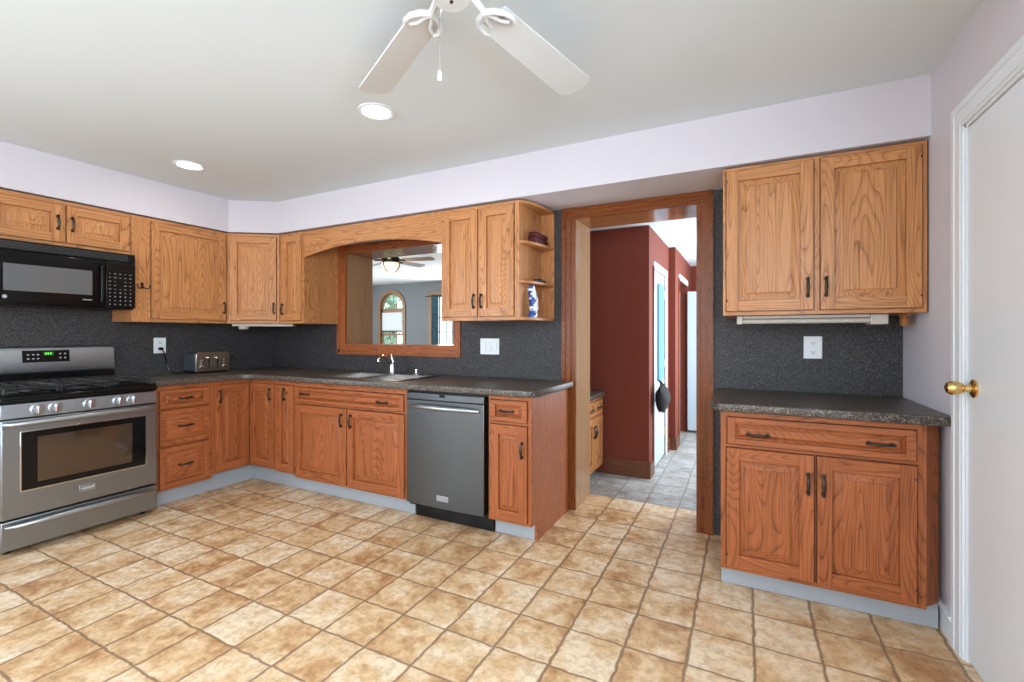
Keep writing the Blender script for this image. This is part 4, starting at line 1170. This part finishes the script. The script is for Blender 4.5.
ch.tube([(cx_ * 0.5, cy_ * 0.5, -0.015), (cx_ * 0.85, cy_ * 0.85, -0.018), (cx_, cy_, -0.035), (cx_, cy_, -0.190)], 0.0016, 6)
pch = ch.build('pull_chain', M['chrome'], fan)
MB().lathe([(0.001, -0.223), (0.006, -0.222), (0.0075, -0.213), (0.006, -0.199), (0.003, -0.190), (0.001, -0.189)], (cx_, cy_, 0), 'Z', 12).build('pull_knob', M['fanw'], pch)

# ------------------------------------------------------------------ far-room ceiling fan
ff_ = thing('ceiling_fan', 'bronze ceiling fan with a lit amber bowl in the far room', 'fan', (-0.04, 1.85, 2.21))
MB().lathe([(0.001, 0.238), (0.07, 0.238), (0.06, 0.20), (0.02, 0.18), (0.02, 0.13), (0.10, 0.12), (0.13, 0.08), (0.12, 0.03), (0.06, 0.01), (0.001, 0.01)], (0, 0, 0), 'Z', 20).build('motor_housing', M['bronze'], ff_)
MB().lathe([(0.118, 0.02), (0.115, -0.02), (0.088, -0.07), (0.04, -0.10), (0.001, -0.105), (0.001, -0.098), (0.08, -0.06), (0.11, 0.0), (0.11, 0.02)], (0, 0, 0), 'Z', 24).build('lamp_bowl', M['lampglass'], ff_)
for k in range(3):
    a = 2 * PI * k / 3 + 0.4
    MB().tube([((r * math.cos(a)), (r * math.sin(a)), z) for r, z in ((0.125, 0.03), (0.122, -0.022), (0.093, -0.077), (0.04, -0.108), (0.005, -0.114))], 0.008, 6).build('bowl_strap', M['bronze'], ff_)
for k in range(5):
    a = math.radians(12 + 72 * k)
    bl = MB().prism([(0.20, -0.05), (0.62, -0.065), (0.65, -0.03), (0.65, 0.03), (0.62, 0.065), (0.20, 0.05)], -0.003, 0.003)
    o = bl.build('blade', M['blade'], ff_); o.rotation_euler = (math.radians(-12), 0, a); o.location = (0, 0, 0.06)
    o2 = MB().tube([(0.10, 0, 0.06), (0.22, 0, 0.055)], 0.014, 8).build('blade_bracket', M['bronze'], ff_); o2.rotation_euler.z = a
l = bpy.data.lights.new('family_bulb', 'POINT'); l.energy = 12; l.color = (1, .8, .55); l.shadow_soft_size = 0.08
o = bpy.data.objects.new('family_bulb', l); col.objects.link(o); o.location = (-0.04, 1.85, 2.06)

# ------------------------------------------------------------------ hall things
hx0 = 0.40
cabinet('hall_cabinet', 'low oak cabinet with a drawer over doors seen through the doorway', (3.195, 0.415), R90, 0.560, 0.085, 0.700, 0.55,
        [('drawer', 0.03, 0.30, 0.560, 0.672, [(0.18, 0.615, False)]), ('drawer', 0.31, 0.535, 0.560, 0.672, [(0.42, 0.615, False)]),
         ('door', 0.03, 0.275, 0.105, 0.540, [(0.258, 0.42, True)]), ('door', 0.285, 0.535, 0.105, 0.540, [(0.303, 0.42, True)])], base=True, mats=UP)
v, f = fillcurve([[(2.62, 0.395), (3.225, 0.395), (3.225, 0.94), (3.20, 0.975), (2.62, 0.975)]], 0.038, 0.006)
tag(MB().add([(p[0], p[1], p[2] + 0.7215) for p in v], f).build('countertop', M['counter'], smooth=50),
    'low dark countertop on the hall cabinet seen through the doorway', 'countertop')
tw = thing('hanging_towel', 'blue towel hanging on the white hall door', 'towel', (3.594, 1.60, 0.80))
pv = [(0.014 + 0.006 * math.sin(k * 2.1), -0.14 + 0.28 * k / 10) for k in range(11)]
MB().prism([(x, y) for x, y in pv] + [(x - 0.010, y) for x, y in pv[::-1]], 0.0, 0.93).build('towel_cloth', M['towel'], tw)
MB().tube([(0.0, 0, 0.94), (0.012, 0, 0.945), (0.018, 0, 0.935)], 0.006, 8).box(-0.001, 0.003, -0.015, 0.015, 0.92, 0.97).build('door_hook', M['chrome'], tw)
bgk = thing('shoulder_bag', 'black nylon bag hanging low on the white hall door', 'bag', (3.614, 1.23, 0.56))
vv, ff = [], []
for i in range(9):
    s_ = i / 8
    ry = 0.15 * (0.55 + 0.45 * math.sin(PI * (0.15 + 0.75 * s_))); rx = 0.085 * math.sin(PI * (0.12 + 0.82 * s_)) + 0.01
    for k in range(16):
        a = 2 * PI * k / 16
        vv.append((0.062 + 0.65 * rx * math.cos(a) * (1 + 0.08 * math.sin(3 * k + i)), ry * math.sin(a), 0.23 * s_ + 0.01 * math.sin(k * 1.7 + i)))
for i in range(8):
    for k in range(16):
        k2 = (k + 1) % 16
        ff.append((i * 16 + k, i * 16 + k2, (i + 1) * 16 + k2, (i + 1) * 16 + k))
ff.append(tuple(range(16))[::-1]); ff.append(tuple(8 * 16 + k for k in range(16)))
MB().add(vv, ff).build('bag_body', M['bagk'], bgk, smooth=60)
MB().tube([(0.062, -0.06, 0.21), (0.05, -0.03, 0.25), (0.035, 0, 0.27), (0.05, 0.03, 0.25), (0.062, 0.06, 0.21)], 0.008, 8).build('strap', M['bagk'], bgk)

# ------------------------------------------------------------------ every thing's origin at its own base
bpy.context.view_layer.update()
def rebase(o):
    lo, hi = Vector((1e9,) * 3), Vector((-1e9,) * 3)
    todo = [o]
    while todo:
        q = todo.pop(); todo += list(q.children)
        if q.type == 'MESH':
            for c in q.bound_box:
                p = q.matrix_world @ Vector(c)
                lo = Vector(map(min, lo, p)); hi = Vector(map(max, hi, p))
    base = Vector(((lo.x + hi.x) / 2, (lo.y + hi.y) / 2, lo.z))
    d = base - o.location
    if o.type == 'MESH':
        o.data.transform(Matrix.Translation(-d)); o.location = base
    else:
        o.location = base
        for c in o.children: c.location = c.location - d
for o in list(col.objects):
    if o.parent is None and 'category' in o and abs(o.rotation_euler.z) < 1e-6 and (o.type == 'MESH' or o.name.startswith(('window_shade', 'curtain', 'kitchen_sink'))):
        rebase(o)
